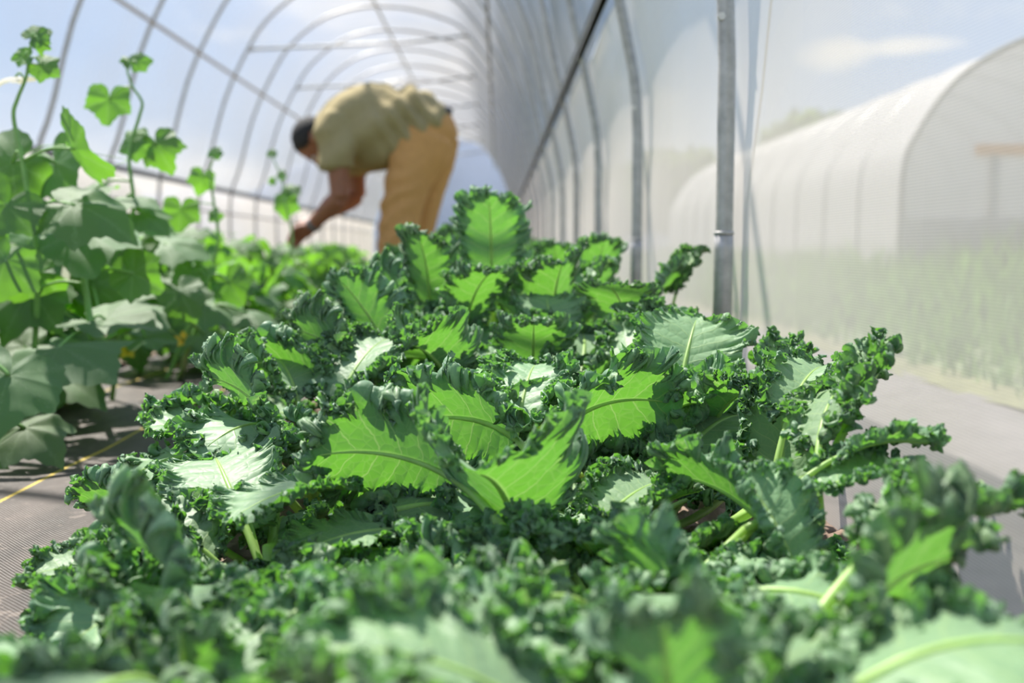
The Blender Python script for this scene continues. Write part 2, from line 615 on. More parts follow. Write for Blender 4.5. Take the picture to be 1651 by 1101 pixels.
M['film'] = film_mat('poly_film', 0.22, scatter=(0.35, 0.348, 0.346), back=0.5)
M['film_wall'] = film_mat('poly_film_wall', 0.36, scatter=(0.80, 0.72, 0.645), back=0.5, low_tint=0.5)
M['film_far'] = film_mat('poly_film_neighbour', 1.6, scatter=(0.60, 0.59, 0.59), back=0.55, weave=False)
M['steel'] = simple_mat('galvanised_steel', (0.44, 0.425, 0.41), 0.45, 0.5, 0.22, 35, 0.05)
M['steel_dull'] = simple_mat('weathered_channel', (0.20, 0.20, 0.19), 0.55, 0.4, 0.25, 25, 0.05)
M['bolt'] = simple_mat('zinc_bolt', (0.7, 0.69, 0.66), 0.3, 0.8, 0.1, 60)
M['cord'] = simple_mat('grey_cord', (0.42, 0.42, 0.42), 0.8)
M['wood'] = simple_mat('orange_timber', (0.75, 0.30, 0.08), 0.7, 0, 0.25, 12, 0.1)
M['dull_board'] = simple_mat('grey_board', (0.40, 0.37, 0.35), 0.8, 0, 0.2, 8)
M['trunk'] = simple_mat('bark', (0.16, 0.12, 0.08), 0.9, 0, 0.3, 12, 0.4)


def soil_mat():
    m, nt, n, l, out = new_mat('dry_soil')
    b = NB(nt)
    tc = b.node('ShaderNodeTexCoord')
    n1 = b.noise(tc.outputs['Object'], 9, 8, 0.65)
    n2 = b.noise(tc.outputs['Object'], 70, 6, 0.7)
    c = b.ramp(n1, [(0.3, (0.17, 0.115, 0.085)), (0.7, (0.34, 0.255, 0.20))])
    c = b.mix(b.math('MULTIPLY', n2, 0.5), c, (0.13, 0.075, 0.045, 1))
    p = b.node('ShaderNodeBsdfPrincipled')
    l.new(c, p.inputs['Base Color'])
    p.inputs['Roughness'].default_value = 0.95
    l.new(b.bump(b.math('ADD', n1, b.math('MULTIPLY', n2, 0.4)), 0.6, 0.01), p.inputs['Normal'])
    l.new(p.outputs[0], out.inputs[0])
    return m


def fabric_mat():
    """woven black ground cover gone grey-brown, a yellow marker thread every foot"""
    m, nt, n, l, out = new_mat('ground_fabric')
    b = NB(nt)
    tc = b.node('ShaderNodeTexCoord')
    sp = b.node('ShaderNodeSeparateXYZ')
    l.new(tc.outputs['Object'], sp.inputs[0])
    X, Y = sp.outputs[0], sp.outputs[1]
    wx = b.math('SINE', b.math('MULTIPLY', X, 2 * PI / 0.006))
    wy = b.math('SINE', b.math('MULTIPLY', Y, 2 * PI / 0.006))
    wv = b.math('MULTIPLY', wx, wy)
    mp = b.node('ShaderNodeMapping')
    mp.inputs['Scale'].default_value = (5, 1.3, 1)
    l.new(tc.outputs['Object'], mp.inputs[0])
    n1 = b.noise(mp.outputs[0], 2.4, 7, 0.65)
    n2 = b.noise(tc.outputs['Object'], 26, 6, 0.7)
    c = b.ramp(n1, [(0.32, (0.026, 0.019, 0.015)), (0.72, (0.088, 0.066, 0.054))])
    c = b.mix(b.math('MULTIPLY', b.math('GREATER_THAN', n2, 0.60), 0.22), c, (0.42, 0.34, 0.28, 1))
    st = b.math('ABSOLUTE', b.math('SUBTRACT', b.math('FRACT', b.math('DIVIDE', b.math('ADD', X, 10.0 * 0.31 + 0.75 + 0.155), 0.31)), 0.5))
    line = b.math('LESS_THAN', st, 0.0115)
    gap = b.math('MULTIPLY_ADD', b.math('SINE', b.math('MULTIPLY', Y, 2 * PI / 0.012)), 0.2, 0.75)
    c = b.mix(b.math('MULTIPLY', line, gap), c, (0.62, 0.44, 0.03, 1))
    p = b.node('ShaderNodeBsdfPrincipled')
    l.new(c, p.inputs['Base Color'])
    l.new(b.math('MULTIPLY_ADD', n2, 0.4, 0.3), p.inputs['Roughness'])
    p.inputs['Specular IOR Level'].default_value = 0.3
    h = b.math('ADD', b.math('MULTIPLY', wv, 0.25), b.math('MULTIPLY', n2, 0.5))
    l.new(b.bump(h, 0.5, 0.004), p.inputs['Normal'])
    l.new(p.outputs[0], out.inputs[0])
    return m


M['soil'] = soil_mat()
M['fabric'] = fabric_mat()
M['gravel'] = simple_mat('grey_gravel_track', (0.15, 0.137, 0.132), 0.9, 0, 0.2, 14, 0.3)
M['field'] = simple_mat('field_ground', (0.13, 0.17, 0.07), 0.95, 0, 0.35, 3, 0.3)
M['dry_grass'] = simple_mat('dry_grass', (0.15, 0.155, 0.06), 0.9, 0, 0.4, 9, 0.2)
M['grass'] = leaf_mat('grass_blades', (0.10, 0.20, 0.045), (0.105, 0.21, 0.05), (0.17, 0.34, 0.05), (0.15, 0.25, 0.08), 1.0, rough=0.6, trans=0.4, spec=0.2, blister=0.0)
M['hill'] = simple_mat('distant_hill', (0.17, 0.21, 0.29), 1.0, 0, 0.15, 0.15)  # blue of the distance haze is painted into the base colour
M['tree'] = leaf_mat('tree_foliage', (0.13, 0.20, 0.07), (0.14, 0.21, 0.08), (0.3, 0.45, 0.1), (0.2, 0.3, 0.1), 2.0, rough=0.7, trans=0.3, spec=0.2, blister=0.0)

# ================================================================ the tunnel
Y_BACK, Y_END, STEP, Y_FIRST = -1.6, 24.9, 1.2, 1.9
ARCH = [(-3.05, 0.0), (-3.06, 0.55), (-3.05, 1.05), (-2.94, 1.27), (-2.78, 1.90), (-2.53, 2.39), (-2.35, 2.68), (-2.0, 2.97), (-1.65, 3.09),
        (-1.33, 3.12), (-0.95, 3.09), (-0.62, 2.99), (-0.41, 2.90), (-0.205, 2.65), (-0.025, 2.39), (0.125, 2.05), (0.228, 1.786), (0.288, 1.51), (0.352, 1.24),
        (0.395, 1.03), (0.428, 0.86), (0.43, 0.55), (0.43, 0.0)]
RAIL_R, RAIL_L = (0.348, 1.225), (-3.05, 1.05)
arch_pts = catmull(ARCH, 5)


def smooth_arch(pts, k=2):
    p = np.array(pts)
    for _ in range(k):
        q = p.copy()
        q[1:-1] = 0.25 * p[:-2] + 0.5 * p[1:-1] + 0.25 * p[2:]
        p = q
    return p


arch_s = smooth_arch(arch_pts, 6)


def offset_arch(p, d):
    t = np.gradient(p, axis=0)
    t /= np.linalg.norm(t, axis=1, keepdims=True)
    nrm = np.stack([-t[:, 1], t[:, 0]], axis=1)
    return p + nrm * d


film_line = offset_arch(arch_s, 0.035)
iR = int(np.argmin(np.hypot(film_line[:, 0] - RAIL_R[0] - 0.03, film_line[:, 1] - RAIL_R[1])))
iL = int(np.argmin(np.hypot(film_line[:, 0] - RAIL_L[0] + 0.03, film_line[:, 1] - RAIL_L[1])))


def film_sheet(name, line, mat, wob=0.006, seed=0, ny=120):
    ys = np.linspace(Y_BACK, Y_END, ny)
    line = np.asarray(line)
    t = np.gradient(line, axis=0)
    t /= np.linalg.norm(t, axis=1, keepdims=True)
    nrm = np.stack([-t[:, 1], t[:, 0]], axis=1)
    verts = []
    for j, y in enumerate(ys):
        ph = ((y - Y_FIRST) / STEP) % 1.0
        sag = -0.012 * math.sin(PI * ph)
        w = sag + wob * (vnoise2(np.arange(len(line)) * 0.35, np.full(len(line), y * 1.7), seed) - 0.5)
        for i in range(len(line)):
            verts.append((line[i, 0] + nrm[i, 0] * w[i], y, line[i, 1] + nrm[i, 1] * w[i]))
    n = len(line)
    faces = [(j * n + i, j * n + i + 1, (j + 1) * n + i + 1, (j + 1) * n + i) for j in range(ny - 1) for i in range(n - 1)]
    o = obj(name, mesh_from(name, verts, faces, True, None, [mat]))
    o['kind'] = 'structure'
    return o


film_sheet('ceiling', film_line[iL:iR + 1], M['film'], 0.01, 3)
film_sheet('wall_right', film_line[iR:], M['film_wall'], 0.010, 5)
film_sheet('wall_left', film_line[:iL + 1], M['film_wall'], 0.010, 7)
# end wall: sheet stretched inside the last hoop
ring = [(p[0], p[1]) for p in film_line]
cx0 = -1.31
ev = [(cx0, Y_END, 0.02)] + [(p[0], Y_END, p[1]) for p in ring]
ef = [(0, i, i + 1) for i in range(1, len(ring))]
eo = obj('wall_back', mesh_from('wall_back', ev, ef, False, None, [M['film']]))
eo['kind'] = 'structure'
ORD = ['', 'first', 'second', 'third', 'fourth', 'fifth', 'sixth', 'seventh', 'eighth', 'ninth', 'tenth', 'eleventh', 'twelfth', 'thirteenth', 'fourteenth',
       'fifteenth', 'sixteenth', 'seventeenth', 'eighteenth', 'nineteenth', 'twentieth']
hoop_line = [(p[0], 0.0, p[1]) for p in arch_s[::2]]
hv, hf = tube(hoop_line, 0.0165, 10)
hoop_me = mesh_from('tunnel_hoop', hv, hf, True, None, [M['steel']])
# ground post: the wider sleeve each hoop end slides into
gv = MB()
gv.tube([(0, 0, -0.05), (0, 0, 0.40), (0, 0, 0.43)], [0.0183, 0.0183, 0.0176], 14)
gv.tube([(0, 0, 0.428), (0, 0, 0.434)], 0.0190, 14)
post_me = gv.mesh('ground_post', [M['steel']])
bolt_mb = MB()
bolt_mb.tube([(0, -0.026, 0), (0, -0.019, 0)], 0.0075, 6)
bolt_me = bolt_mb.mesh('bolt', [M['bolt']], False)
N_HOOP = 19
for n in range(0, N_HOOP + 1):
    y = Y_FIRST + STEP * (n - 1)
    o = obj('tunnel_hoop', hoop_me, None, (0, y, 0))
    if n == 0:
        lab = 'galvanised steel hoop just out of frame beside the camera'
    elif n == 1:
        lab = 'galvanised hoop with the thickest looking upright, nearest post at the right film wall'
    elif n == N_HOOP:
        lab = 'last steel hoop, carrying the sheet of the far end wall'
    else:
        lab = '%s galvanised steel hoop counted from the thick right hand post' % ORD[n]
    tag(o, lab, 'hoop', 'steel hoops of the tunnel')
    if n <= 9:
        obj('ground_post', post_me, o, (0.43, 0, 0))
        obj('ground_post', post_me, o, (-3.05, 0, 0))
        obj('bolt', bolt_me, o, (0.415, 0.01, 0.83))
        obj('bolt', bolt_me, o, (0.345, 0.01, 1.225))

# long members along the tunnel
def rail(name, x, z, r, mat, label, cat, flat=False):
    mb = MB()
    if flat:
        mb.box((x - 0.009, Y_BACK, z - 0.022), (x + 0.009, Y_END, z + 0.022))
        mb.box((x - 0.013, Y_BACK, z + 0.014), (x + 0.013, Y_END, z + 0.022))
        mb.box((x - 0.013, Y_BACK, z - 0.022), (x + 0.013, Y_END, z - 0.014))
    else:
        mb.tube([(x, Y_BACK + (Y_END - Y_BACK) * k / 20, z) for k in range(21)], r, 10)
    o = obj(name, mb.mesh(name, [mat], not flat))
    return tag(o, label, cat)


rail('hip_rail', RAIL_R[0] - 0.004, RAIL_R[1], 0, M['steel_dull'], 'dark film channel running along the right film wall at hip height', 'rail', True)
rail('hip_rail', RAIL_L[0] + 0.01, RAIL_L[1], 0, M['steel_dull'], 'dark film channel running along the left film wall behind the cucumbers', 'rail', True)
rail('roll_pipe', -3.03, 0.80, 0.012, M['steel'], 'thin pale pipe below the channel of the left film wall', 'pipe')
rail('purlin', -2.64, 2.13, 0.017, M['steel'], 'steel purlin slanting down the left side of the roof toward the head', 'purlin')
rail('purlin', -1.33, 3.05, 0.015, M['steel'], 'steel ridge purlin at the crown of the roof above the bent back', 'purlin')
rail('purlin', -0.085, 2.37, 0.014, M['steel_dull'], 'dark purlin on the right slope of the roof, near upright in view', 'purlin')
tie_mb = MB()
tie_mb.tube([(-2.47, 0, 2.41), (-0.9, 0, 2.48), (-0.33, 0, 2.55)], 0.015, 8)
tie_mb.tube([(-2.49, -0.02, 2.41), (-2.49, 0.02, 2.41)], 0.026, 8)
tie_mb.tube([(-0.31, -0.02, 2.55), (-0.31, 0.02, 2.55)], 0.026, 8)
tie_me = tie_mb.mesh('collar_tie', [M['steel']])
for n in range(2, N_HOOP, 2):
    o = obj('collar_tie', tie_me, None, (0, Y_FIRST + STEP * (n - 1), 0))
    tag(o, 'level steel tie bar across the arch of the %s hoop from the thick post' % ORD[n], 'tie bar', 'tie bars across the hoops')

# lashing cord outside the right wall
c0, c1 = P(1247, -60, 1.75), P(1186, 330, 1.98)
c0.x = 0.475
c1.x = 0.492
cd = MB().tube([c0, (c0 + c1) / 2 + Vector((0.004, 0, 0.0)), c1, Vector((0.50, 2.06, 0.1))], 0.0022, 6).mesh('lashing_cord', [M['cord']])
tag(obj('lashing_cord', cd), 'thin grey cord slanting down outside the film by the nearest post', 'cord')

# ================================================================ ground
def slab_grid(name, x0, x1, y0, y1, nx, ny, zfun, mat, parent=None, kind='structure'):
    xs = np.linspace(x0, x1, nx)
    ys = np.linspace(y0, y1, ny)
    gx, gy = np.meshgrid(xs, ys)
    gz = zfun(gx, gy)
    v = np.stack([gx, gy, gz], axis=-1).reshape(-1, 3)
    f = [(j * nx + i, j * nx + i + 1, (j + 1) * nx + i + 1, (j + 1) * nx + i) for j in range(ny - 1) for i in range(nx - 1)]
    o = obj(name, mesh_from(name, v, f, True, None, [mat]), parent)
    if kind: o['kind'] = kind
    return o


slab_grid('ground', -60, 60, -20, 120, 30, 30, lambda x, y: -0.06 + 0 * x, M['field'])
slab_grid('floor', -3.2, 0.5, Y_BACK, Y_END, 20, 90, lambda x, y: -0.03 + 0.006 * vnoise2(x * 4, y * 4, 1), M['soil'])


def soil_z(x, y):
    e = np.clip((x + 0.50) / 0.10, 0, 1) * np.clip((0.50 - x) / 0.05, 0, 1)
    return -0.02 + 0.035 * e + 0.022 * vnoise2(x * 22, y * 22, 4) * e + 0.018 * vnoise2(x * 55, y * 55, 9) * e


slab_grid('soil_bed', -0.50, 0.46, 0.1, 7.0, 120, 700, soil_z, M['soil'])
slab_grid('soil_bed_far', -0.52, 0.46, 7.0, Y_END, 16, 120, lambda x, y: 0.02 + 0.02 * vnoise2(x * 9, y * 9, 4), M['soil'])
slab_grid('soil_bed_left', -2.3, -1.22, 0.3, Y_END, 40, 300, lambda x, y: 0.005 + 0.03 * vnoise2(x * 8, y * 8, 14) + 0.012 * vnoise2(x * 30, y * 30, 15), M['soil'])


def fab_z(x, y):
    r = 0.012 + 0.010 * vnoise2(x * 5 + 0.6 * y, y * 2.2, 21) + 0.006 * vnoise2(x * 14 + 3 * y, y * 3, 22)
    return r + 0.012 * np.clip((x + 0.60) / 0.12, 0, 1)


def fab_edge(y):
    return -0.36 - 0.09 * np.clip((y - 1.15) / 0.25, 0, 1) + 0.02 * (vnoise2(y * 3, y * 0 + 3, 5) - 0.5)


fb = slab_grid('ground_cover', -1.30, -0.41, 0.1, 10.0, 90, 420, fab_z, M['fabric'], None, None)
for v_ in fb.data.vertices:      # follow the trimmed edge along the kale
    if v_.co.x > -0.80:
        v_.co.x = -0.80 + (v_.co.x + 0.80) / 0.39 * (0.80 + float(fab_edge(np.array(v_.co.y))))
tag(fb, 'woven grey brown weed mat with yellow marker lines along the path', 'weed mat')
# track and verge outside the right wall
slab_grid('track', 0.47, 1.45, -5, 40, 24, 200, lambda x, y: -0.045 + 0.012 * vnoise2(x * 10, y * 10, 31) + 0.006 * vnoise2(x * 40, y * 40, 32), M['gravel'])
slab_grid('verge', 1.40, 1.62, -5, 40, 12, 200, lambda x, y: -0.045 + 0.03 * vnoise2(x * 9, y * 9, 33), M['dry_grass'])

# clods on the bed, for the bare places between the leaves
def clod_verts(seed):
    rng = random.Random(seed)
    v = []
    nu, nv = 8, 5
    for j in range(nv + 1):
        th = PI * j / nv
        for i in range(nu):
            r = 1 + rng.uniform(-0.22, 0.22)
            v.append((r * math.sin(th) * math.cos(2 * PI * i / nu), r * 0.85 * math.sin(th) * math.sin(2 * PI * i / nu), 0.62 * r * math.cos(th)))
    f = [(j * nu + i, (j + 1) * nu + i, (j + 1) * nu + (i + 1) % nu, j * nu + (i + 1) % nu) for j in range(nv) for i in range(nu)]
    return v, f


rng = random.Random(5)
cl_mb = MB()
for k in range(160):
    x = rng.uniform(-0.47, -0.28) if k < 100 else rng.uniform(-0.28, 0.42)
    y = rng.uniform(1.35, 2.8) if k < 100 else rng.uniform(0.8, 2.8)
    r = rng.uniform(0.006, 0.028)
    cm = clod_verts(k)
    q = Matrix.Rotation(rng.uniform(0, 6), 3, 'Z')
    cl_mb.add([Vector((x, y, 0.024 + r * 0.2)) + (q @ Vector(v)) * r for v in cm[0]], cm[1])
tag(obj('soil_clods', cl_mb.mesh('soil_clods', [M['soil']])), 'dry brown soil clods on the bare bed under the kale', 'soil', None, 'stuff')

# ================================================================ outside, right
def grass_field(name, n, x0, x1, y0, y1, hfun, seed, mat, label):
    rng = np.random.default_rng(seed)
    x = rng.uniform(x0, x1, n)
    y = y0 + (y1 - y0) * rng.uniform(0, 1, n) ** 1.5
    h = hfun(x, y) * rng.uniform(0.5, 1.25, n)
    a = rng.uniform(0, 2 * PI, n)
    w = (0.006 + 0.0012 * y) * rng.uniform(0.7, 1.4, n)
    lean = rng.uniform(0.1, 0.6, n) * h
    la = rng.uniform(0, 2 * PI, n)
    dx, dy = np.cos(a) * w, np.sin(a) * w
    bx, by = np.cos(la) * lean, np.sin(la) * lean
    z0 = np.full(n, -0.06)
    v = np.stack([np.stack([x - dx, y - dy, z0], 1), np.stack([x + dx, y + dy, z0], 1),
                  np.stack([x + 0.6 * dx + 0.35 * bx, y + 0.6 * dy + 0.35 * by, z0 + 0.6 * h], 1),
                  np.stack([x - 0.6 * dx + 0.35 * bx, y - 0.6 * dy + 0.35 * by, z0 + 0.6 * h], 1),
                  np.stack([x + bx, y + by, z0 + h], 1)], 1).reshape(-1, 3)
    i = np.arange(n) * 5
    f = [(q, q + 1, q + 2, q + 3) for q in i] + [(q + 3, q + 2, q + 4) for q in i]
    uv = np.full((len(v), 2), 0.4, dtype=np.float32)
    o = obj(name, mesh_from(name, v, f, False, uv, [mat]))
    return tag(o, label, 'grass', None, 'stuff')


grass_field('tall_grass', 30000, 1.52, 9.5, 1.5, 26, lambda x, y: np.clip(0.10 + 0.16 * (x - 1.6), 0.06, 0.72), 3, M['grass'],
            'hazy green grass and weeds growing beyond the grey track outside')
grass_field('tall_grass', 9000, -12, -3.3, 2, 26, lambda x, y: 0.15 + 0.1 * vnoise2(x, y, 2), 4, M['grass'],
            'grass growing outside the left film wall behind the cucumbers')


def neighbour(name, x_near, y0, length, flip, label):
    """another poly tunnel standing parallel to this one"""
    root = empty(name, (x_near, y0, 0))
    tag(root, label, 'polytunnel')
    sx = -1 if flip else 1
    sec = [(0, -0.06), (0, 0.7), (0.02, 1.28), (0.16, 1.62), (0.45, 2.05), (0.82, 2.34), (1.25, 2.54), (1.75, 2.62)]
    half = catmull(sec, 4)
    full = [(p[0], p[1]) for p in half] + [(3.5 - p[0], p[1]) for p in reversed(half[:-1])]
    full = np.array(full)
    ny = int(length / 0.6) + 1
    v = []
    for j in range(ny):
        y = length * j / (ny - 1)
        s = -0.03 * abs(math.sin(PI * y / 1.2))
        for p in full:
            r = np.array([p[0] - 1.75, p[1] - 1.0])
            r = r / (np.linalg.norm(r) + 1e-6) * s
            v.append((sx * (p[0] + r[0]), y, p[1] + (r[1] if p[1] > 1.3 else 0)))
    n = len(full)
    f = [(j * n + i, j * n + i + 1, (j + 1) * n + i + 1, (j + 1) * n + i) for j in range(ny - 1) for i in range(n - 1)]
    obj('cover', mesh_from('cover', v, f, True, None, [M['film_far']]), root)
    for yy, nm in ((0.0, 'end_sheet'), (length, 'end_sheet')):
        ev = [(sx * 1.75, yy, 0.0)] + [(sx * p[0], yy, p[1]) for p in full]
        obj(nm, mesh_from(nm, ev, [(0, i, i + 1) for i in range(1, n)], False, None, [M['film_far']]), root)
    hv, hf = tube([(sx * p[0], 0, p[1]) for p in full], 0.028, 8)
    hm = mesh_from('end_hoop', hv, hf, True, None, [M['steel_dull']])
    obj('end_hoop', hm, root, (0, -0.02, 0))
    hv, hf = tube([(sx * p[0], 0, p[1]) for p in full], 0.02, 8)
    hm = mesh_from('hoop', hv, hf, True, None, [M['steel']])
    for k in range(1, int(length / 1.2)):
        obj('hoop', hm, root, (0, k * 1.2, 0)).scale = (0.985, 1, 0.985)
    obj('crossbar', MB().box((min(sx * 0.75, sx * 2.75), -0.07, 1.36), (max(sx * 0.75, sx * 2.75), -0.02, 1.47)).mesh('crossbar', [M['wood']], False), root)
    for px in (0.95, 1.75, 2.55):
        obj('door_post', MB().box((sx * px - 0.04, -0.06, -0.06), (sx * px + 0.04, -0.015, 1.36)).mesh('door_post', [M['dull_board']], False), root)
    obj('kick_board', MB().box((min(0, sx * 3.5), -0.05, -0.06), (max(0, sx * 3.5), -0.012, 0.72)).mesh('kick_board', [M['dull_board']], False), root)
    return root


neighbour('neighbour_tunnel', 4.15, 10.3, 14.0, False, 'white neighbouring poly tunnel with a timber crossbar, hazy beyond the right film wall')
neighbour('neighbour_tunnel', -8.6, 1.0, 24.0, True, 'white poly tunnel seen bright through the left film wall')


def leaf_cloud(n, seed, size, shape):
    rng = np.random.default_rng(seed)
    d = rng.normal(size=(n, 3))
    d /= np.linalg.norm(d, axis=1, keepdims=True)
    r = rng.uniform(0.55, 1.0, n) ** 0.5
    lump = 0.75 + 0.35 * vnoise2(d[:, 0] * 2.2 + 9, d[:, 1] * 2.2 + d[:, 2] * 2 + 5, seed)
    c = d * (r * lump)[:, None] * np.array(shape)
    a = rng.normal(size=(n, 3)); a /= np.linalg.norm(a, axis=1, keepdims=True)
    b = np.cross(a, rng.normal(size=(n, 3))); b /= np.linalg.norm(b, axis=1, keepdims=True)
    s = (size * rng.uniform(0.6, 1.3, n))[:, None]
    v = np.stack([c - a * s, c + b * s * 0.5, c + a * s, c - b * s * 0.5], 1).reshape(-1, 3)
    i = np.arange(n) * 4
    return v, [(q, q + 1, q + 2, q + 3) for q in i]


def tree(x, y, h, w, seed, label):
    root = empty('tree', (x, y, -0.06))
    tag(root, label, 'tree', 'trees beyond the tunnels')
    tv = MB()
    tv.tube([(0, 0, 0), (0.05, 0, h * 0.3), (0.0, 0.03, h * 0.7)], [0.04 * h, 0.03 * h, 0.012 * h], 8)
    for k in range(4):
        a = k * 1.7 + seed
        tv.tube([(0.03, 0, h * 0.35), (0.25 * w * math.cos(a), 0.25 * w * math.sin(a), h * 0.62)], [0.018 * h, 0.007 * h], 6)
    obj('trunk', tv.mesh('trunk', [M['trunk']]), root)
    v, f = leaf_cloud(2600, seed, 0.05 * w + 0.1, (w / 2, w / 2, h * 0.40))
    v = v + np.array([0, 0, h * 0.60])
    uv = np.full((len(v), 2), 0.4, dtype=np.float32)
    c = obj('crown', mesh_from('crown', v, f, False, uv, [M['tree']]), root)
    c['kind'] = 'stuff'
    return root


for k, (px, d, h, w, lab) in enumerate([
        (1310, 42, 6.2, 5.2, 'rounded tree showing over the neighbouring tunnel roof'), (1255, 50, 5.4, 6.0, 'low dark tree left of the rounded tree beyond the roof'),
        (1170, 60, 5.6, 7.0, 'hazy tree behind the nearest steel post'), (1090, 60, 6.5, 7.0, 'hazy tree seen beyond the right film between two posts'),
        (1000, 66, 6.0, 8.0, 'hazy far tree behind the second post of the right wall')]):
    p = P(px, 380, d)
    tree(p.x, p.y, h, w, 11 + k, lab)

# hill closing the view beyond the end wall, distance haze mixed into its colour
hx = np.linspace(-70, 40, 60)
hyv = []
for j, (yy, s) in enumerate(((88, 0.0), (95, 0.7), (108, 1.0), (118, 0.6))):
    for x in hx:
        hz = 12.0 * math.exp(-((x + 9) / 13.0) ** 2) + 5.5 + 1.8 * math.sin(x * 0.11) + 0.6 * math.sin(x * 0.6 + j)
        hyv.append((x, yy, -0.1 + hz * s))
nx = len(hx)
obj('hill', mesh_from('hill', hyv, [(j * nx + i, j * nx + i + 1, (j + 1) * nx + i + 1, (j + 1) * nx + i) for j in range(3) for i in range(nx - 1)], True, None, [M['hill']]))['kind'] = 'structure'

# ================================================================ kale
KV = {}          # leaf kinds: blade mesh, stalk mesh, one-piece mesh, sample points
def both(me, sm, name):
    """blade and stalk in one mesh, for plants too far off to show them apart"""
    import bmesh
    bm = bmesh.new()
    bm.from_mesh(me)
    n = len(bm.faces)
    bm.from_mesh(sm)
    bm.faces.ensure_lookup_table()
    for f in bm.faces[n:]:
        f.material_index = 1
    o = bpy.data.meshes.new(name)
    bm.to_mesh(o)
    bm.free()
    o.materials.append(M['kale'])
    o.materials.append(M['kale_stalk'])
    return o


KDEF = {
    'up':      dict(seed=1, pet=0.10, L=0.22, Wd=0.170, elev=82, arch=35, fold=0.15, lobes=5),
    'up2':     dict(seed=2, pet=0.12, L=0.19, Wd=0.150, elev=80, arch=55, fold=0.45, lobes=4),
    'lean':    dict(seed=3, pet=0.11, L=0.21, Wd=0.170, elev=68, arch=75, fold=0.08, lobes=5),
    'lean2':   dict(seed=4, pet=0.12, L=0.19, Wd=0.160, elev=62, arch=70, fold=0.30, lobes=6),
    'arch':    dict(seed=5, pet=0.12, L=0.20, Wd=0.170, elev=66, arch=120, fold=-0.15, lobes=5),
    'arch2':   dict(seed=6, pet=0.10, L=0.21, Wd=0.175, elev=60, arch=105, fold=0.12, lobes=5),
    'low':     dict(seed=7, pet=0.12, L=0.19, Wd=0.170, elev=36, arch=60, fold=0.08, lobes=5),
    'low2':    dict(seed=8, pet=0.12, L=0.18, Wd=0.160, elev=28, arch=35, fold=0.25, lobes=6),
    'broad':   dict(seed=9, pet=0.11, L=0.18, Wd=0.185, elev=60, arch=60, fold=0.05, frill=0.55, lobes=3),
    'cup':     dict(seed=10, pet=0.10, L=0.15, Wd=0.170, elev=66, arch=70, fold=0.40, frill=0.6, curl=0.5, lobes=3),
    'small':   dict(seed=12, pet=0.05, L=0.11, Wd=0.085, elev=80, arch=25, fold=0.5, lobes=4, na=380, ntt=32),
}
for k_, kw in KDEF.items():
    a_, b_ = kale_leaf_mesh('kale_leaf_' + k_, **kw)
    co = np.empty(len(a_.vertices) * 3, dtype=np.float32)
    a_.vertices.foreach_get('co', co)
    co = co.reshape(-1, 3)
    kw2 = dict(kw, na=170, ntt=24, levels=3)
    a2, b2 = kale_leaf_mesh('kale_far_' + k_, **kw2)
    KV[k_] = dict(mid=(0, 0.0, 0.0), blade=a_, stalk=b_, one=both(a2, b2, 'kale_leaf_one_' + k_), pts=co[::197].astype(float))

ENV = np.array([(0, 1101), (75, 960), (85, 905), (130, 845), (210, 745), (250, 632), (330, 590), (420, 540), (500, 425), (560, 410), (610, 392), (690, 366), (738, 330), (790, 314),
                (860, 345), (900, 383), (1000, 392), (1040, 415), (1100, 402), (1130, 440), (1190, 488), (1205, 560), (1270, 552), (1290, 582),
                (1405, 580), (1420, 650), (1465, 695), (1475, 770), (1540, 768), (1651, 800), (1750, 830)], float)
# the young plants nearest the camera are lower: highest picture row the canopy reaches at each distance
NEAR = np.array([(0.3, 990), (0.6, 940), (0.8, 890), (0.95, 850), (1.1, 745), (1.3, 620), (1.6, 490), (2.0, 300), (3.0, 300)], float)
CAM_MI = np.array(CAM_M.transposed())


def project(pts):
    q = (np.asarray(pts) - np.array([0, 0, CAM_H])) @ CAM_MI.T
    d = -q[:, 2]
    return W_PX / 2 + F_PX * q[:, 0] / np.maximum(d, 1e-4), H_PX / 2 - F_PX * q[:, 1] / np.maximum(d, 1e-4), d


def leaf_matrix(base, az, tilt, roll, sc):
    return Matrix.Translation(base) @ Matrix.Rotation(az, 4, 'Z') @ Matrix.Rotation(tilt, 4, 'X') @ Matrix.Rotation(roll, 4, 'Y') @ Matrix.Scale(sc, 4)


def fits(mat, kind, slack=6, keep_env=True):
    m = np.array(mat)
    w = KV[kind]['pts'] @ m[:3, :3].T + m[:3, 3]
    if w[:, 0].max() > 0.435 or w[:, 2].min() < 0.012: return False
    px, py, d = project(w)
    if d.min() < 0.40: 
        near = d < 0.40
        if ((px > -300) & (px < 1950) & (py < 1250) & near).any() or (d.min() < 0.1 and np.abs(w[d < 0.12]).max() < 0.3): return False
    if keep_env:
        lim = np.interp(px, ENV[:, 0], ENV[:, 1])
        lim = np.maximum(lim, np.interp(d, NEAR[:, 0], NEAR[:, 1]))
        if ((py < lim - slack) & (d > 0.05)).mean() > 0.02: return False
    # nothing grows through the worker's legs
    if ((w[:, 1] > 4.55) & (w[:, 1] < 5.25) & (w[:, 0] < -0.22)).any(): return False
    return True


def put_leaf(root, kind, mat, far):
    k = KV[kind]
    if far:
        o = obj('leaf', k['one'], root)
        o.matrix_local = mat
    else:
        o = obj('leaf', k['blade'], root)
        o.matrix_local = mat
        obj('stalk', k['stalk'], o)
    return o


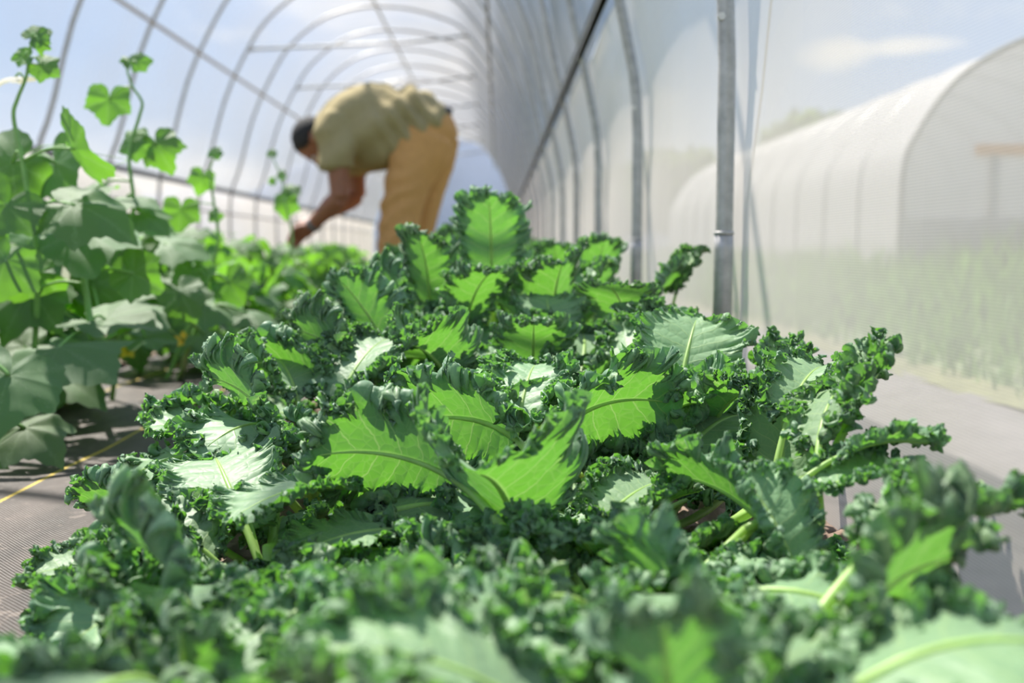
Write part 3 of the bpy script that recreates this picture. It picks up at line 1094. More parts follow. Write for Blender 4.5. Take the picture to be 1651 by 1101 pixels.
stem_cache = {}
def kale_stem(h):
    key = round(h, 2)
    if key not in stem_cache:
        mb = MB()
        mb.tube([(0, 0, -0.02), (0.004, 0.002, h * 0.5), (0, 0, h)], [0.0125, 0.0115, 0.007], 10)
        for k in range(7):
            a = k * 2.4
            z = h * (0.2 + 0.11 * k)
            mb.tube([(0.009 * math.cos(a), 0.009 * math.sin(a), z), (0.017 * math.cos(a), 0.017 * math.sin(a), z + 0.004)], [0.005, 0.0035], 6)
        stem_cache[key] = mb.mesh('stem', [M['kale_stalk']])
    return stem_cache[key]


def kale_plant(x, y, size, seed, label, far=False, n=17, env=True, stem_h=0.11):
    rng = random.Random(seed)
    root = empty('kale_plant', (x, y, 0.0))
    tag(root, label, 'kale', 'curly kale plants in the bed')
    obj('stem', kale_stem(stem_h * size), root)
    a = rng.uniform(0, 6.28)
    made = 0
    for i in range(n):
        u = i / (n - 1)
        a += 2.39996 + rng.uniform(-0.3, 0.3)
        pool = ['low', 'low2', 'arch2', 'arch'] if u < 0.30 else (['arch', 'lean', 'arch2', 'broad', 'lean2', 'cup'] if u < 0.68 else ['up', 'lean', 'up2', 'lean2', 'up'])
        if u > 0.90: pool = ['small', 'up2']
        for attempt in range(14):
            kind = rng.choice(pool if attempt < 7 else ['low', 'low2', 'arch', 'lean2', 'cup'])
            sc = size * rng.uniform(0.84, 1.12) * (1 - 0.03 * attempt)
            az = a + rng.uniform(-0.25, 0.25) * (1 + attempt * 0.5)
            base = Vector((0.012 * -math.sin(az), 0.012 * math.cos(az), stem_h * size * (0.25 + 0.75 * u) * (1 - 0.06 * attempt)))
            tilt = math.radians(rng.uniform(-12, 10) - (attempt * 3.0 if pool[0] != 'low' else -attempt * 1.5))
            if attempt > 4: tilt = math.radians(rng.uniform(-45, 10))
            mat = leaf_matrix(base, az, tilt, math.radians(rng.uniform(-14, 14)), sc)
            if fits(Matrix.Translation((x, y, 0)) @ mat, kind, keep_env=env):
                put_leaf(root, kind, mat, far)
                made += 1
                break
    return root, made


HEROES = [
    (792, 390, 2.0, 'up', 176, 1.0, 6, 0), (690, 440, 1.95, 'up', 150, 0.9, 0, -10), (600, 515, 1.75, 'up', 130, 0.95, 4, 25), (770, 470, 1.8, 'lean', -160, 0.8, 14, 0),
    (735, 690, 1.15, 'arch', 66, 1.05, 4, 62), (622, 738, 1.02, 'arch2', 86, 0.85, 6, 72), (985, 665, 1.18, 'arch', -62, 1.0, 6, -58),
    (812, 812, 0.93, 'cup', 172, 1.1, 14, 0), (1108, 572, 1.35, 'broad', -12, 0.95, 22, 6), (470, 795, 1.0, 'broad', 140, 0.85, -30, 10),
    (405, 650, 1.25, 'lean', 66, 0.9, 4, 48), (215, 815, 1.12, 'low2', 88, 0.72, 4, 42), (140, 915, 0.98, 'low', 100, 0.65, 0, -10),
    (285, 955, 0.74, 'lean', 58, 0.95, 4, 52), (1430, 965, 0.62, 'lean', -74, 0.95, 4, -55), (1262, 700, 1.12, 'up2', -20, 0.85, 0, 0),
    (1350, 640, 1.0, 'lean', -60, 0.75, 0, -30), (1425, 715, 0.92, 'low', -88, 0.55, 4, -20), (1535, 815, 0.74, 'low', -62, 0.85, 0, -12),
    (1105, 430, 2.0, 'up2', -60, 0.6, 0, 0), (940, 880, 0.90, 'lean2', 165, 0.75, 8, 0), (1000, 490, 1.7, 'broad', 160, 0.8, 14, 0), (885, 510, 1.75, 'broad', 10, 0.75, 14, 0),
    (1020, 790, 1.0, 'low2', -40, 0.7, 0, 0), (1170, 790, 0.95, 'lean2', 60, 0.8, 0, 30), (545, 870, 0.95, 'broad', 110, 0.7, -40, 0), (530, 560, 1.55, 'lean', 70, 0.85, 5, 58),
    (460, 590, 1.5, 'arch2', 80, 0.75, 5, 50), (1290, 590, 1.38, 'small', -30, 0.9, 0, 0), (1395, 610, 0.98, 'small', -80, 0.9, -15, 0), (1300, 610, 1.1, 'lean2', -30, 0.7, 0, 0), (1390, 760, 0.9, 'low2', -80, 0.6, 0, 0),
    (620, 1010, 0.66, 'low2', 20, 0.8, 10, 0), (830, 1050, 0.60, 'low', -30, 0.8, 10, 0), (1110, 950, 0.72, 'lean2', 40, 0.8, -10, 40), (1250, 830, 0.85, 'up2', 30, 0.6, 0, 0),
    (1090, 640, 1.25, 'cup', -150, 0.8, 0, 0), (850, 620, 1.3, 'lean', -20, 0.75, 0, 0), (330, 1050, 0.66, 'low', 30, 0.7, 10, 0), (1230, 1060, 0.56, 'low', 20, 0.7, 0, 0),
    (15, 1075, 0.55, 'broad', 150, 0.55, -20, 0), (640, 470, 1.9, 'lean', 60, 0.8, 0, 55), (960, 440, 2.2, 'up', -160, 0.85, 0, 0), (900, 440, 2.4, 'up', 165, 0.8, 0, 0), (860, 560, 1.6, 'lean', 170, 0.8, 20, 0), (1060, 470, 1.95, 'lean2', -40, 0.8, 0, -40),
    (700, 560, 1.5, 'cup', 150, 0.85, 10, 0), (1180, 640, 1.22, 'lean2', -150, 0.75, 10, 0),
]
PL = {}
rowdefs = []
# two staggered rows down the bed
ys_l = [0.62, 0.98, 1.36, 1.74, 2.12, 2.52, 2.94, 3.4, 3.9, 5.6, 6.2, 6.8, 7.5, 8.2, 9.0]
ys_r = [0.50, 0.80, 1.15, 1.52, 1.90, 2.28, 2.70, 3.15, 3.6, 4.1, 4.6, 5.1, 5.7, 6.3, 7.0, 7.8, 8.6]
NTH = ORD[1:]
tot_leaves = 0
for i, y in enumerate(ys_l):
    r = random.Random(100 + i)
    x = -0.235 + r.uniform(-0.03, 0.03)
    if i == 0: x = -0.20
    lab = '%s curly kale plant from the camera in the row beside the weed mat' % NTH[i]
    PL['l', i], m_ = kale_plant(x, y, 0.97 + r.uniform(-0.05, 0.10), 300 + i, lab, far=y > 3.2, n=13)
    tot_leaves += m_
for i, y in enumerate(ys_r):
    r = random.Random(200 + i)
    x = 0.13 + r.uniform(-0.03, 0.03)
    lab = '%s curly kale plant from the camera in the row against the right film wall' % NTH[i]
    PL['r', i], m_ = kale_plant(x, y, 0.97 + r.uniform(-0.05, 0.10), 500 + i, lab, far=y > 3.2, n=13)
    tot_leaves += m_

# leaves the photograph shows one by one: blade middle at a picture place and distance, growing toward az
# (0 = away from the camera, 90 = to the left, -90 = to the right, 180 = toward the camera), on the nearest plant
def hero(px, py, d, kind, az, sc=1.0, tilt=0.0, roll=0.0, spin=0.0):
    k = KV[kind]
    R_ = (Matrix.Rotation(math.radians(az), 4, 'Z') @ Matrix.Rotation(math.radians(tilt), 4, 'X') @ Matrix.Rotation(math.radians(roll), 4, 'Y') @ Matrix.Scale(sc, 4))
    c = Vector(k['pts'].mean(axis=0))
    base = P(px, py, d) - (R_ @ c)
    base.z = max(base.z, 0.0)
    over = max((base + R_ @ Vector(q)).x for q in k['pts']) - 0.43
    if over > 0: base.x -= over
    root = min(PL.values(), key=lambda o: (o.location.xy - base.xy).length)
    rl = root.location
    o = obj('leaf', k['blade'], root)
    o.matrix_local = Matrix.Translation(base - rl) @ R_
    st = obj('stalk', k['stalk'], o)
    top = Vector((0, 0, 0.05))
    if (base - rl - top).length > 0.02:
        dr = (R_.to_3x3() @ Vector((0, math.cos(math.radians(KDEF[kind]['elev'])), math.sin(math.radians(KDEF[kind]['elev']))))).normalized()
        b = base - rl
        c_ = catmull([top, (top + b) / 2 - dr * 0.03, b], 5)
        sv, sf = tube(c_, 0.0060 * sc, 8)
        me = mesh_from('leaf_stalk', sv, sf, True, None, [M['kale_stalk']])
        obj('leaf_stalk', me, root)
    return o


for h in HEROES:
    hero(*h)
print('kale leaves', tot_leaves, len(HEROES))

# ================================================================ cucumbers
M['cuke'] = leaf_mat('cucumber_leaf_green', (0.12, 0.22, 0.08), (0.09, 0.21, 0.05), (0.19, 0.48, 0.02), (0.40, 0.58, 0.25), 5.0,
                     rough=0.55, trans=0.46, spec=0.55, blister=0.2, sheen=0.2, vein_w=0.05)
M['vine'] = simple_mat('cucumber_vine_green', (0.22, 0.42, 0.11), 0.5, 0, 0.2, 30)
M['petal'] = simple_mat('cucumber_petal_yellow', (0.85, 0.55, 0.03), 0.6, 0, 0.1, 30)
M['pale'] = leaf_mat('overexposed_leaf', (0.72, 0.70, 0.58), (0.70, 0.68, 0.55), (0.7, 0.68, 0.5), (0.75, 0.72, 0.6), 5.0, rough=0.7, trans=0.3, spec=0.2, blister=0.3)  # cream white stands in for a thin leaf overexposed by the sun

CK = np.array([(0, 1.0), (9, 0.93), (22, 0.80), (38, 0.73), (52, 0.79), (63, 0.90), (75, 0.78), (92, 0.70), (110, 0.74), (124, 0.80), (140, 0.70), (155, 0.60), (166, 0.44), (174, 0.22), (180, 0.06)], float)


def cuke_blade(seed, R=0.1, droop=0.35, wav=0.06, cup=0.0):
    rng = np.random.default_rng(seed)
    nth, nr = 121, 13
    th = np.linspace(-180, 180, nth)
    r = np.interp(np.abs(th), CK[:, 0], CK[:, 1])
    r = r * (1 + 0.05 * wave1(rng, 0, 6, (th + 180) / 360)) * (1 + 0.028 * np.sin(np.radians(th) * 21 + rng.uniform(0, 6)))
    tt = np.linspace(0.0, 1.0, nr)
    TH = np.radians(th)[:, None]
    RR = r[:, None] * tt[None, :]
    X = np.sin(TH) * RR
    Y = np.cos(TH) * RR
    rib = np.cos(np.radians(np.abs(((th + 31) % 62) - 31) * 180 / 62))[:, None]
    Z = -droop * (0.75 * np.clip(Y, -0.2, 2) ** 2 + 0.6 * X ** 2) + cup * np.abs(X) + 0.05 * RR * rib * -1
    Z = Z + wav * RR ** 1.5 * wave1(rng, 0, 9, (th + 180) / 360)[:, None] * 1.4 + 0.03 * (vnoise2(X * 5 + 9, Y * 5 + 9, seed) - 0.5)
    v = np.stack([X, Y, Z], axis=-1).reshape(-1, 3) * R
    VV = np.interp(th, [-180, -124, -62, 0, 62, 124, 180], [0, .1, .3, .5, .7, .9, 1.0])
    U = 0.5 + 0.5 * np.broadcast_to(tt[None, :], X.shape)
    V = np.broadcast_to(VV[:, None], X.shape)
    i0 = (np.arange(nth - 1)[:, None] * nr + np.arange(nr - 1)[None, :]).ravel()
    f = np.stack([i0 + nr, i0 + nr + 1, i0 + 1, i0], axis=1)
    return v, f, np.stack([U.ravel(), V.ravel()], axis=1)


CUB = []
for i_, kw in enumerate([dict(droop=0.30), dict(droop=0.55, wav=0.09), dict(droop=0.15, cup=0.2), dict(droop=0.4, cup=-0.15, wav=0.1), dict(droop=0.7, wav=0.05), dict(droop=0.1, wav=0.12, cup=0.1)]):
    v_, f_, uv_ = cuke_blade(40 + i_, 1.0, **kw)
    CUB.append(mesh_from('cucumber_blade', v_, f_, True, uv_, [M['cuke']]))
v_, f_, uv_ = cuke_blade(60, 1.0, droop=0.5)
PALE_ME = mesh_from('overexposed_blade', v_, f_, True, uv_, [M['pale']])

# leaf on its own leaf stalk, growing from a node at the origin toward +Y
CUL = []
for i_ in range(8):
    r_ = random.Random(70 + i_)
    lp = r_.uniform(0.85, 1.4)
    el = math.radians(r_.uniform(25, 65))
    tip = Vector((r_.uniform(-.1, .1), lp * math.cos(el), lp * math.sin(el)))
    mid = tip * 0.5 + Vector((0, 0.03, 0.09))
    c_ = catmull([(0, 0, 0), mid, tip], 5)
    tv_, tf_ = tube(c_, [0.042 * (1 - 0.45 * k / (len(c_) - 1)) for k in range(len(c_))], 7)
    pm = mesh_from('petiole', tv_, tf_, True, None, [M['vine']])
    tilt = math.radians(r_.uniform(5, 55))
    bm_ = CUB[i_ % len(CUB)].copy()
    bm_.transform(Matrix.Translation(tip) @ Matrix.Rotation(r_.uniform(-.5, .5), 4, 'Z') @ Matrix.Rotation(-tilt, 4, 'X') @ Matrix.Rotation(r_.uniform(-.4, .4), 4, 'Y'))
    one = None
    import bmesh as _b
    q_ = _b.new(); q_.from_mesh(bm_); n_ = len(q_.faces); q_.from_mesh(pm); q_.faces.ensure_lookup_table()
    for f__ in q_.faces[n_:]: f__.material_index = 1
    one = bpy.data.meshes.new('cucumber_leaf_one'); q_.to_mesh(one); q_.free()
    one.materials.append(M['cuke']); one.materials.append(M['vine'])
    co_ = np.array([v.co[:] for v in bm_.vertices])[::23]
    CUL.append(dict(blade=bm_, petiole=pm, one=one, pts=co_))

# flower: five pointed petals on a short tube
fl = MB()
for k in range(5):
    a = k * 2 * PI / 5
    R_ = Matrix.Rotation(a, 3, 'Z')
    fl.add([R_ @ Vector(p) for p in [(-0.2, 0.15, 0.05), (0.2, 0.15, 0.05), (0.34, 0.55, 0.22), (0.0, 1.0, 0.25), (-0.34, 0.55, 0.22), (0, 0.5, 0.12)]], [(0, 1, 5), (1, 2, 5), (2, 3, 5), (3, 4, 5), (4, 0, 5)])
fl.tube([(0, 0, -0.7), (0, 0, -0.3), (0, 0, 0.08)], [0.10, 0.12, 0.24], 8)
FLOWER = fl.mesh('flower', [M['petal']], True)
tl_pts = [(0.0, 0.0, 0.0)] + [(0.30 * t + 0.05 * math.sin(18 * t) * t, 0.06 * math.cos(18 * t) * t, 0.16 * t - 0.22 * t * t) for t in np.linspace(0.1, 1, 26)]
tv_, tf_ = tube(tl_pts, [0.0016 * (1 - 0.6 * k / 26) for k in range(27)], 5)
TENDRIL = mesh_from('tendril', tv_, tf_, True, None, [M['vine']])

CENV = np.array([(-400, 320), (0, 335), (60, 350), (150, 330), (260, 350), (330, 365), (450, 385), (560, 395), (620, 400), (700, 405)], float)


def cuke_ok(mat, pts, shoot=False):
    m = np.array(mat)
    w = pts @ m[:3, :3].T + m[:3, 3]
    px, py, d = project(w)
    if d.min() < 0.9 and (px > -100).any(): return False
    if w[:, 2].min() < 0.015 or w[:, 0].min() < -2.98: return False
    if not shoot:
        lim = np.interp(px, CENV[:, 0], CENV[:, 1])
        if (py < lim).mean() > 0.06: return False
    # keep the mat open beside the kale, as in the photograph
    right = np.interp(py, [330, 420, 500, 560, 640, 760], [660, 610, 540, 420, 250, 105])
    if (px > right).mean() > 0.05: return False
    if ((w[:, 1] > 4.4) & (w[:, 1] < 5.3) & (w[:, 0] > -0.8)).any(): return False
    return True


def cucumber(x, y, H, seed, label, n=18, far=False, size=0.105, flowers=1, lean=None):
    rng = random.Random(seed)
    root = empty('cucumber_plant', (x, y, 0.01))
    tag(root, label, 'cucumber', 'cucumber plants along the weed mat')
    lx, ly = lean if lean else (rng.uniform(-0.12, 0.12), rng.uniform(-0.12, 0.12))
    pts = []
    for k in range(9):
        t = k / 8
        pts.append((lx * t + 0.018 * math.sin(k * 2.1 + seed), ly * t + 0.018 * math.cos(k * 1.7 + seed), H * t - 0.03))
    c = catmull(pts, 3)
    vv, vf = tube(c, [0.0075 * (1 - 0.6 * k / (len(c) - 1)) for k in range(len(c))], 8)
    obj('vine', mesh_from('vine', vv, vf, True, None, [M['vine']]), root)
    a = rng.uniform(0, 6.28)
    for i in range(n):
        u = (i + 0.5) / n
        base = Vector(c[min(len(c) - 1, int((0.08 + 0.9 * u) * (len(c) - 1)))])
        a += 2.4 + rng.uniform(-0.4, 0.4)
        for attempt in range(7):
            sc = size * (1.12 - 0.45 * u) * rng.uniform(0.75, 1.2) * (1 - 0.07 * attempt)
            k = CUL[rng.randrange(len(CUL))]
            mat = Matrix.Translation(base) @ Matrix.Rotation(a + rng.uniform(-0.5, 0.5) * attempt, 4, 'Z') @ Matrix.Rotation(math.radians(rng.uniform(-32 - 8 * attempt, 12)), 4, 'X') @ Matrix.Scale(sc, 4)
            if cuke_ok(Matrix.Translation((x, y, 0.01)) @ mat, k['pts']):
                if far:
                    obj('leaf', k['one'], root).matrix_local = mat
                else:
                    o = obj('leaf', k['blade'], root)
                    o.matrix_local = mat
                    obj('petiole', k['petiole'], o)
                break
    for f in range(flowers):
        b = Vector(c[rng.randrange(4, len(c) // 2 + 6)])
        az = rng.uniform(-1.2, 1.6)
        o = obj('flower', FLOWER, root)
        o.matrix_local = Matrix.Translation(b + Vector((0.05 * math.sin(az) + 0.03, -0.05 * math.cos(az), 0.012))) @ Matrix.Rotation(az, 4, 'Z') @ Matrix.Rotation(math.radians(60), 4, 'X') @ Matrix.Scale(0.021, 4)
        # flower stalk
        sv, sf = tube([b, b + Vector((0.05 * math.sin(az) + 0.03, -0.05 * math.cos(az), 0.0))], 0.002, 6)
        obj('flower_stalk', mesh_from('flower_stalk', sv, sf, True, None, [M['vine']]), root)
    if not far:
        for f in range(2):
            b = Vector(c[rng.randrange(6, len(c))])
            o = obj('tendril', TENDRIL, root)
            o.matrix_local = Matrix.Translation(b) @ Matrix.Rotation(rng.uniform(0, 6.28), 4, 'Z')
    return root


cy = [1.55, 1.95, 2.35, 2.72, 3.1, 3.5, 3.95, 4.4, 4.9, 5.5, 6.1, 6.8, 7.6, 8.6]
for i, y in enumerate(cy):
    r = random.Random(900 + i)
    cucumber(-1.16 + r.uniform(-0.05, 0.05), y, 0.40 + r.uniform(-0.03, 0.08), 700 + i,
             '%s leafy cucumber plant from the camera in the row edging the weed mat' % NTH[i], n=26, far=y > 4.6, size=0.102, flowers=2 if y < 4.6 else 1)
cy2 = [1.9, 2.35, 2.8, 3.25, 3.7, 4.2, 4.8, 5.4, 6.1, 7.0, 8.0]
for i, y in enumerate(cy2):
    r = random.Random(950 + i)
    cucumber(-1.72 + r.uniform(-0.06, 0.06), y, 0.42 + r.uniform(-0.03, 0.08), 800 + i,
             '%s leafy cucumber plant from the camera in the back row by the left wall' % NTH[i], n=22, far=y > 3.4, size=0.108, flowers=1)


def blade_at(root, px, py, d, size, tip_deg, pitch=0.0, yaw=0.0, kind=0, mat_me=None, stem=None):
    """a blade at a place seen from the path, its tip turned in the plane facing the path, then tipped"""
    c = P(px, py, d)
    o = obj('leaf', mat_me or CUB[kind], root)
    base = Matrix(((1, 0, 0), (0, 0, -1), (0, 1, 0)))      # blade plane upright, face toward -Y
    R_ = Matrix.Rotation(math.radians(yaw), 3, 'Z') @ Matrix.Rotation(math.radians(pitch), 3, 'X') @ base @ Matrix.Rotation(math.radians(tip_deg), 3, 'Z')
    rl = root.location
    o.matrix_local = Matrix.Translation(c - rl) @ R_.to_4x4() @ Matrix.Scale(size, 4)
    if stem is not None:
        s = min(stem, key=lambda q: (q - c).length)
        m = (s + c) / 2 + Vector((0, 0, 0.012))
        sv, sf = tube(catmull([s - rl, m - rl, c - rl], 4), 0.0022 if size < 0.07 else 0.0032, 6)
        obj('petiole', mesh_from('petiole', sv, sf, True, None, [M['vine']]), root)
    return o


def shoot(d, path, leaves, label, foot, rad=0.0042):
    pts = [P(px, py, d) for px, py in path]
    b = Vector((foot[0], foot[1], 0.0))
    root = empty('cucumber_plant', b)
    tag(root, label, 'cucumber', 'cucumber plants along the weed mat')
    c = [Vector(q) for q in catmull([b + Vector((0, 0, -0.02)), b * 0.5 + pts[0] * 0.5 + Vector((0.01, 0, 0))] + pts, 6)]
    vv, vf = tube([q - b for q in c], [rad * 1.6 - rad * 1.0 * k / (len(c) - 1) for k in range(len(c))], 8)
    obj('vine', mesh_from('vine', vv, vf, True, None, [M['vine']]), root)
    for i, lf in enumerate(leaves):
        blade_at(root, *lf[:2], lf[6] if len(lf) > 6 else d, lf[2], lf[3], lf[4], lf[5], i % len(CUB), stem=c)
    return root, c, b


# leaf: px, py, size in metres, tip direction (0 = up, + = leftwards), pitch, yaw, [distance]
rt, c, b = shoot(2.05, [(60, 420), (48, 340), (36, 260), (22, 190), (28, 160), (42, 125), (46, 95), (50, 70)],
                 [(56, 58, 0.036, -50, -25, 10), (64, 66, 0.028, 170, -10, -20), (40, 92, 0.030, 100, -30, 0), (66, 104, 0.040, -120, -20, 0),
                  (20, 262, 0.115, 120, -20, 25, 2.1), (88, 262, 0.105, -140, -30, -20, 2.15), (120, 240, 0.10, -130, 25, -55, 2.0), (120, 330, 0.12, -110, -55, 10, 2.0),
                  (10, 330, 0.09, 150, -30, 30, 1.95), (10, 420, 0.085, 160, -20, 10, 1.9)],
                 'tall cucumber shoot climbing at the left edge, two forks near its tip', (-1.02, 2.12))
blade_at(rt, 25, 124, 2.05, 0.05, 80, -78, 0, mat_me=PALE_ME, stem=c)
o = obj('tendril', TENDRIL, rt); o.matrix_local = Matrix.Translation(P(34, 250, 2.05) - b) @ Matrix.Rotation(0.1, 4, 'Z') @ Matrix.Scale(0.75, 4)
rt, c, b = shoot(2.45, [(190, 440), (215, 340), (208, 250), (224, 190), (229, 165), (214, 140), (205, 115)],
                 [(222, 100, 0.034, -75, -15, 0), (207, 100, 0.022, 20, -20, 40), (176, 160, 0.066, 175, -12, 10), (222, 228, 0.055, 110, -20, 0), (252, 232, 0.07, -150, -20, -10),
                  (150, 306, 0.10, 100, -76, 0), (205, 318, 0.08, -100, -76, 0), (230, 345, 0.075, -120, -60, 0), (215, 400, 0.08, 160, -30, 0)],
                 'cucumber shoot with a heart shaped leaf hanging free, second tall one from the left', (-0.98, 2.5))
rt, c, b = shoot(2.9, [(350, 400), (345, 330), (338, 280), (344, 255)],
                 [(346, 248, 0.028, -20, -20, 0), (327, 286, 0.05, 165, -10, 30), (292, 338, 0.068, 175, -10, 20), (348, 345, 0.03, 130, -20, 0)],
                 'slim cucumber shoot standing alone left of the bent worker', (-1.0, 2.95))
rt, c, b = shoot(3.7, [(470, 400), (458, 320), (455, 290), (440, 255)],
                 [(438, 248, 0.025, 0, -20, 0), (455, 281, 0.026, 100, -20, 0), (440, 292, 0.02, 120, -10, 0), (470, 308, 0.045, 20, -30, 0), (460, 326, 0.062, 180, -10, 0)],
                 'short cucumber shoot just left of the worker\'s hanging arms', (-1.02, 3.75))
# the broad pale topped leaves that catch the sun at the front of the cucumber row, each on its plant
rt, c, b = shoot(2.1, [(150, 560), (140, 480), (130, 420), (125, 395)],
                 [(135, 372, 0.145, -170, -68, 12), (50, 470, 0.11, 150, -50, 20), (170, 515, 0.13, -95, -74, -10), (95, 560, 0.15, -105, -66, -20, 1.95), (60, 440, 0.10, 100, -20, 40),
                  (215, 440, 0.07, -120, -20, 0)],
                 'cucumber plant with a broad pale sunlit leaf on top, nearest thick stem on the mat', (-1.12, 2.68), 0.0065)
rt, c, b = shoot(2.6, [(300, 570), (320, 520), (330, 470), (340, 440)],
                 [(265, 392, 0.115, -100, -66, 10), (330, 490, 0.12, -95, -72, -10), (250, 470, 0.10, 100, -72, 0), (310, 440, 0.08, 180, -20, 0), (400, 505, 0.08, -80, -72, 0), (370, 455, 0.07, -150, -20, 0)],
                 'cucumber plant with flat pale leaves spread low toward the kale', (-0.98, 3.0), 0.006)
rt, c, b = shoot(1.7, [(-60, 700), (-50, 640), (-30, 590)],
                 [(15, 605, 0.115, 160, -45, 30), (40, 690, 0.085, -125, -62, 0), (-20, 745, 0.05, 180, -30, 0)],
                 'low cucumber plant at the left edge with dark leaves hanging over the mat', (-0.98, 1.72), 0.005)
def flower_at(root, px, py, d, stem):
    p = P(px, py, d)
    rl = root.location
    s_ = min(stem, key=lambda q: (q - p).length)
    o = obj('flower', FLOWER, root)
    o.matrix_local = Matrix.Translation(p - rl) @ Matrix.Rotation(0.3, 4, 'Z') @ Matrix.Rotation(math.radians(62), 4, 'X') @ Matrix.Scale(0.024, 4)
    sv, sf = tube(catmull([s_ - rl, (s_ + p) / 2 - rl + Vector((0, 0, 0.01)), p - rl], 3), 0.002, 6)
    obj('flower_stalk', mesh_from('flower_stalk', sv, sf, True, None, [M['vine']]), root)


rt, c, b = shoot(2.3, [(120, 610), (150, 560), (210, 530), (290, 500)],
                 [(205, 500, 0.10, -110, -72, 0, 2.2), (90, 610, 0.11, -100, -70, -10, 2.1), (40, 560, 0.10, 110, -60, 20, 2.1), (290, 470, 0.08, -150, -35, 0), (150, 460, 0.09, 170, -15, 10, 2.4),
                  (235, 545, 0.07, -80, -68, 0), (10, 500, 0.10, 100, -30, 10, 2.2), (330, 540, 0.07, -110, -70, 0, 2.5)],
                 'trailing cucumber vine with yellow flowers low over the mat edge', (-1.10, 2.42), 0.006)
flower_at(rt, 88, 494, 2.2, c)
flower_at(rt, 206, 566, 2.3, c)
flower_at(rt, 296, 548, 2.5, c)
for i, (x, y) in enumerate([(-0.92, 3.1), (-0.86, 3.45), (-0.98, 3.8), (-0.88, 4.15), (-1.0, 5.7), (-0.95, 6.4), (-0.8, 7.0)]):
    cucumber(x, y, 0.36, 1700 + i, '%s of the low cucumber plants that reach over the mat toward the kale' % NTH[i], n=19, far=y > 4.6, size=0.09, flowers=1)
# dark leaf in the corner by the camera belongs to a plant standing beside the path

# ================================================================ the worker
M['shirt'] = simple_mat('olive_cotton', (0.36, 0.295, 0.155), 0.9, 0, 0.08, 40, 0.1, 0.2)
M['trousers'] = simple_mat('tan_canvas', (0.60, 0.32, 0.12), 0.9, 0, 0.08, 40, 0.1, 0.2)
M['skin'] = simple_mat('brown_skin', (0.30, 0.12, 0.065), 0.5, 0, 0.08, 30)
M['skin'].node_tree.nodes['Principled BSDF'].inputs['Subsurface Weight'].default_value = 0.25
M['skin'].node_tree.nodes['Principled BSDF'].inputs['Subsurface Radius'].default_value = (0.9, 0.25, 0.12)
M['skin'].node_tree.nodes['Principled BSDF'].inputs['Subsurface Scale'].default_value = 0.02
M['hair'] = simple_mat('black_hair', (0.018, 0.016, 0.016), 0.8, 0, 0.3, 90, 0.5)
M['belt'] = simple_mat('dark_waistband', (0.05, 0.05, 0.06), 0.8)
M['watch'] = simple_mat('grey_watch_strap', (0.13, 0.14, 0.15), 0.5)
M['boot'] = simple_mat('brown_boot_leather', (0.12, 0.07, 0.04), 0.6)
M['eye'] = simple_mat('eye_white', (0.7, 0.68, 0.65), 0.3)

DP = 4.9
def Q(px, py, dy=0.0):
    """joint of the worker: picture place, then moved dy metres along the tunnel (minus = toward the path viewer)"""
    p = P(px, py, DP)
    return Vector((p.x, DP + dy, p.z))


def loft(mb, secs, seg=18):
    """closed skin through ellipses: centre, in-plane half width, depth half width"""
    pts = [Vector(s[0]) for s in secs]
    n = len(pts)
    verts = []
    for i in range(n):
        t = (pts[min(i + 1, n - 1)] - pts[max(i - 1, 0)]).normalized()
        side = Vector((0, 1, 0))
        side = (side - t * side.dot(t)).normalized()
        up = t.cross(side)
        for k in range(seg):
            a = 2 * PI * k / seg
            verts.append(pts[i] + up * (math.cos(a) * secs[i][1]) + side * (math.sin(a) * secs[i][2]))
    faces = [(i * seg + k, i * seg + (k + 1) % seg, (i + 1) * seg + (k + 1) % seg, (i + 1) * seg + k) for i in range(n - 1) for k in range(seg)]
    t0 = (pts[1] - pts[0]).normalized()
    t1 = (pts[-1] - pts[-2]).normalized()
    b0 = len(verts); verts.append(pts[0] - t0 * min(secs[0][1], secs[0][2]) * 0.5)
    b1 = len(verts); verts.append(pts[-1] + t1 * min(secs[-1][1], secs[-1][2]) * 0.5)
    faces += [(b0, (k + 1) % seg, k) for k in range(seg)]
    faces += [(b1, (n - 1) * seg + k, (n - 1) * seg + (k + 1) % seg) for k in range(seg)]
    mb.add(verts, faces)


def ball(mb, c, rx, ry, rz, rot=None, nu=18, nv=12):
    v = []
    R_ = rot or Matrix.Identity(3)
    for j in range(nv + 1):
        th = PI * j / nv
        for i in range(nu):
            a = 2 * PI * i / nu
            v.append(Vector(c) + R_ @ Vector((rx * math.sin(th) * math.cos(a), ry * math.sin(th) * math.sin(a), rz * math.cos(th))))
    f = [(j * nu + i, (j + 1) * nu + i, (j + 1) * nu + (i + 1) % nu, j * nu + (i + 1) % nu) for j in range(nv) for i in range(nu)]
    mb.add(v, f)


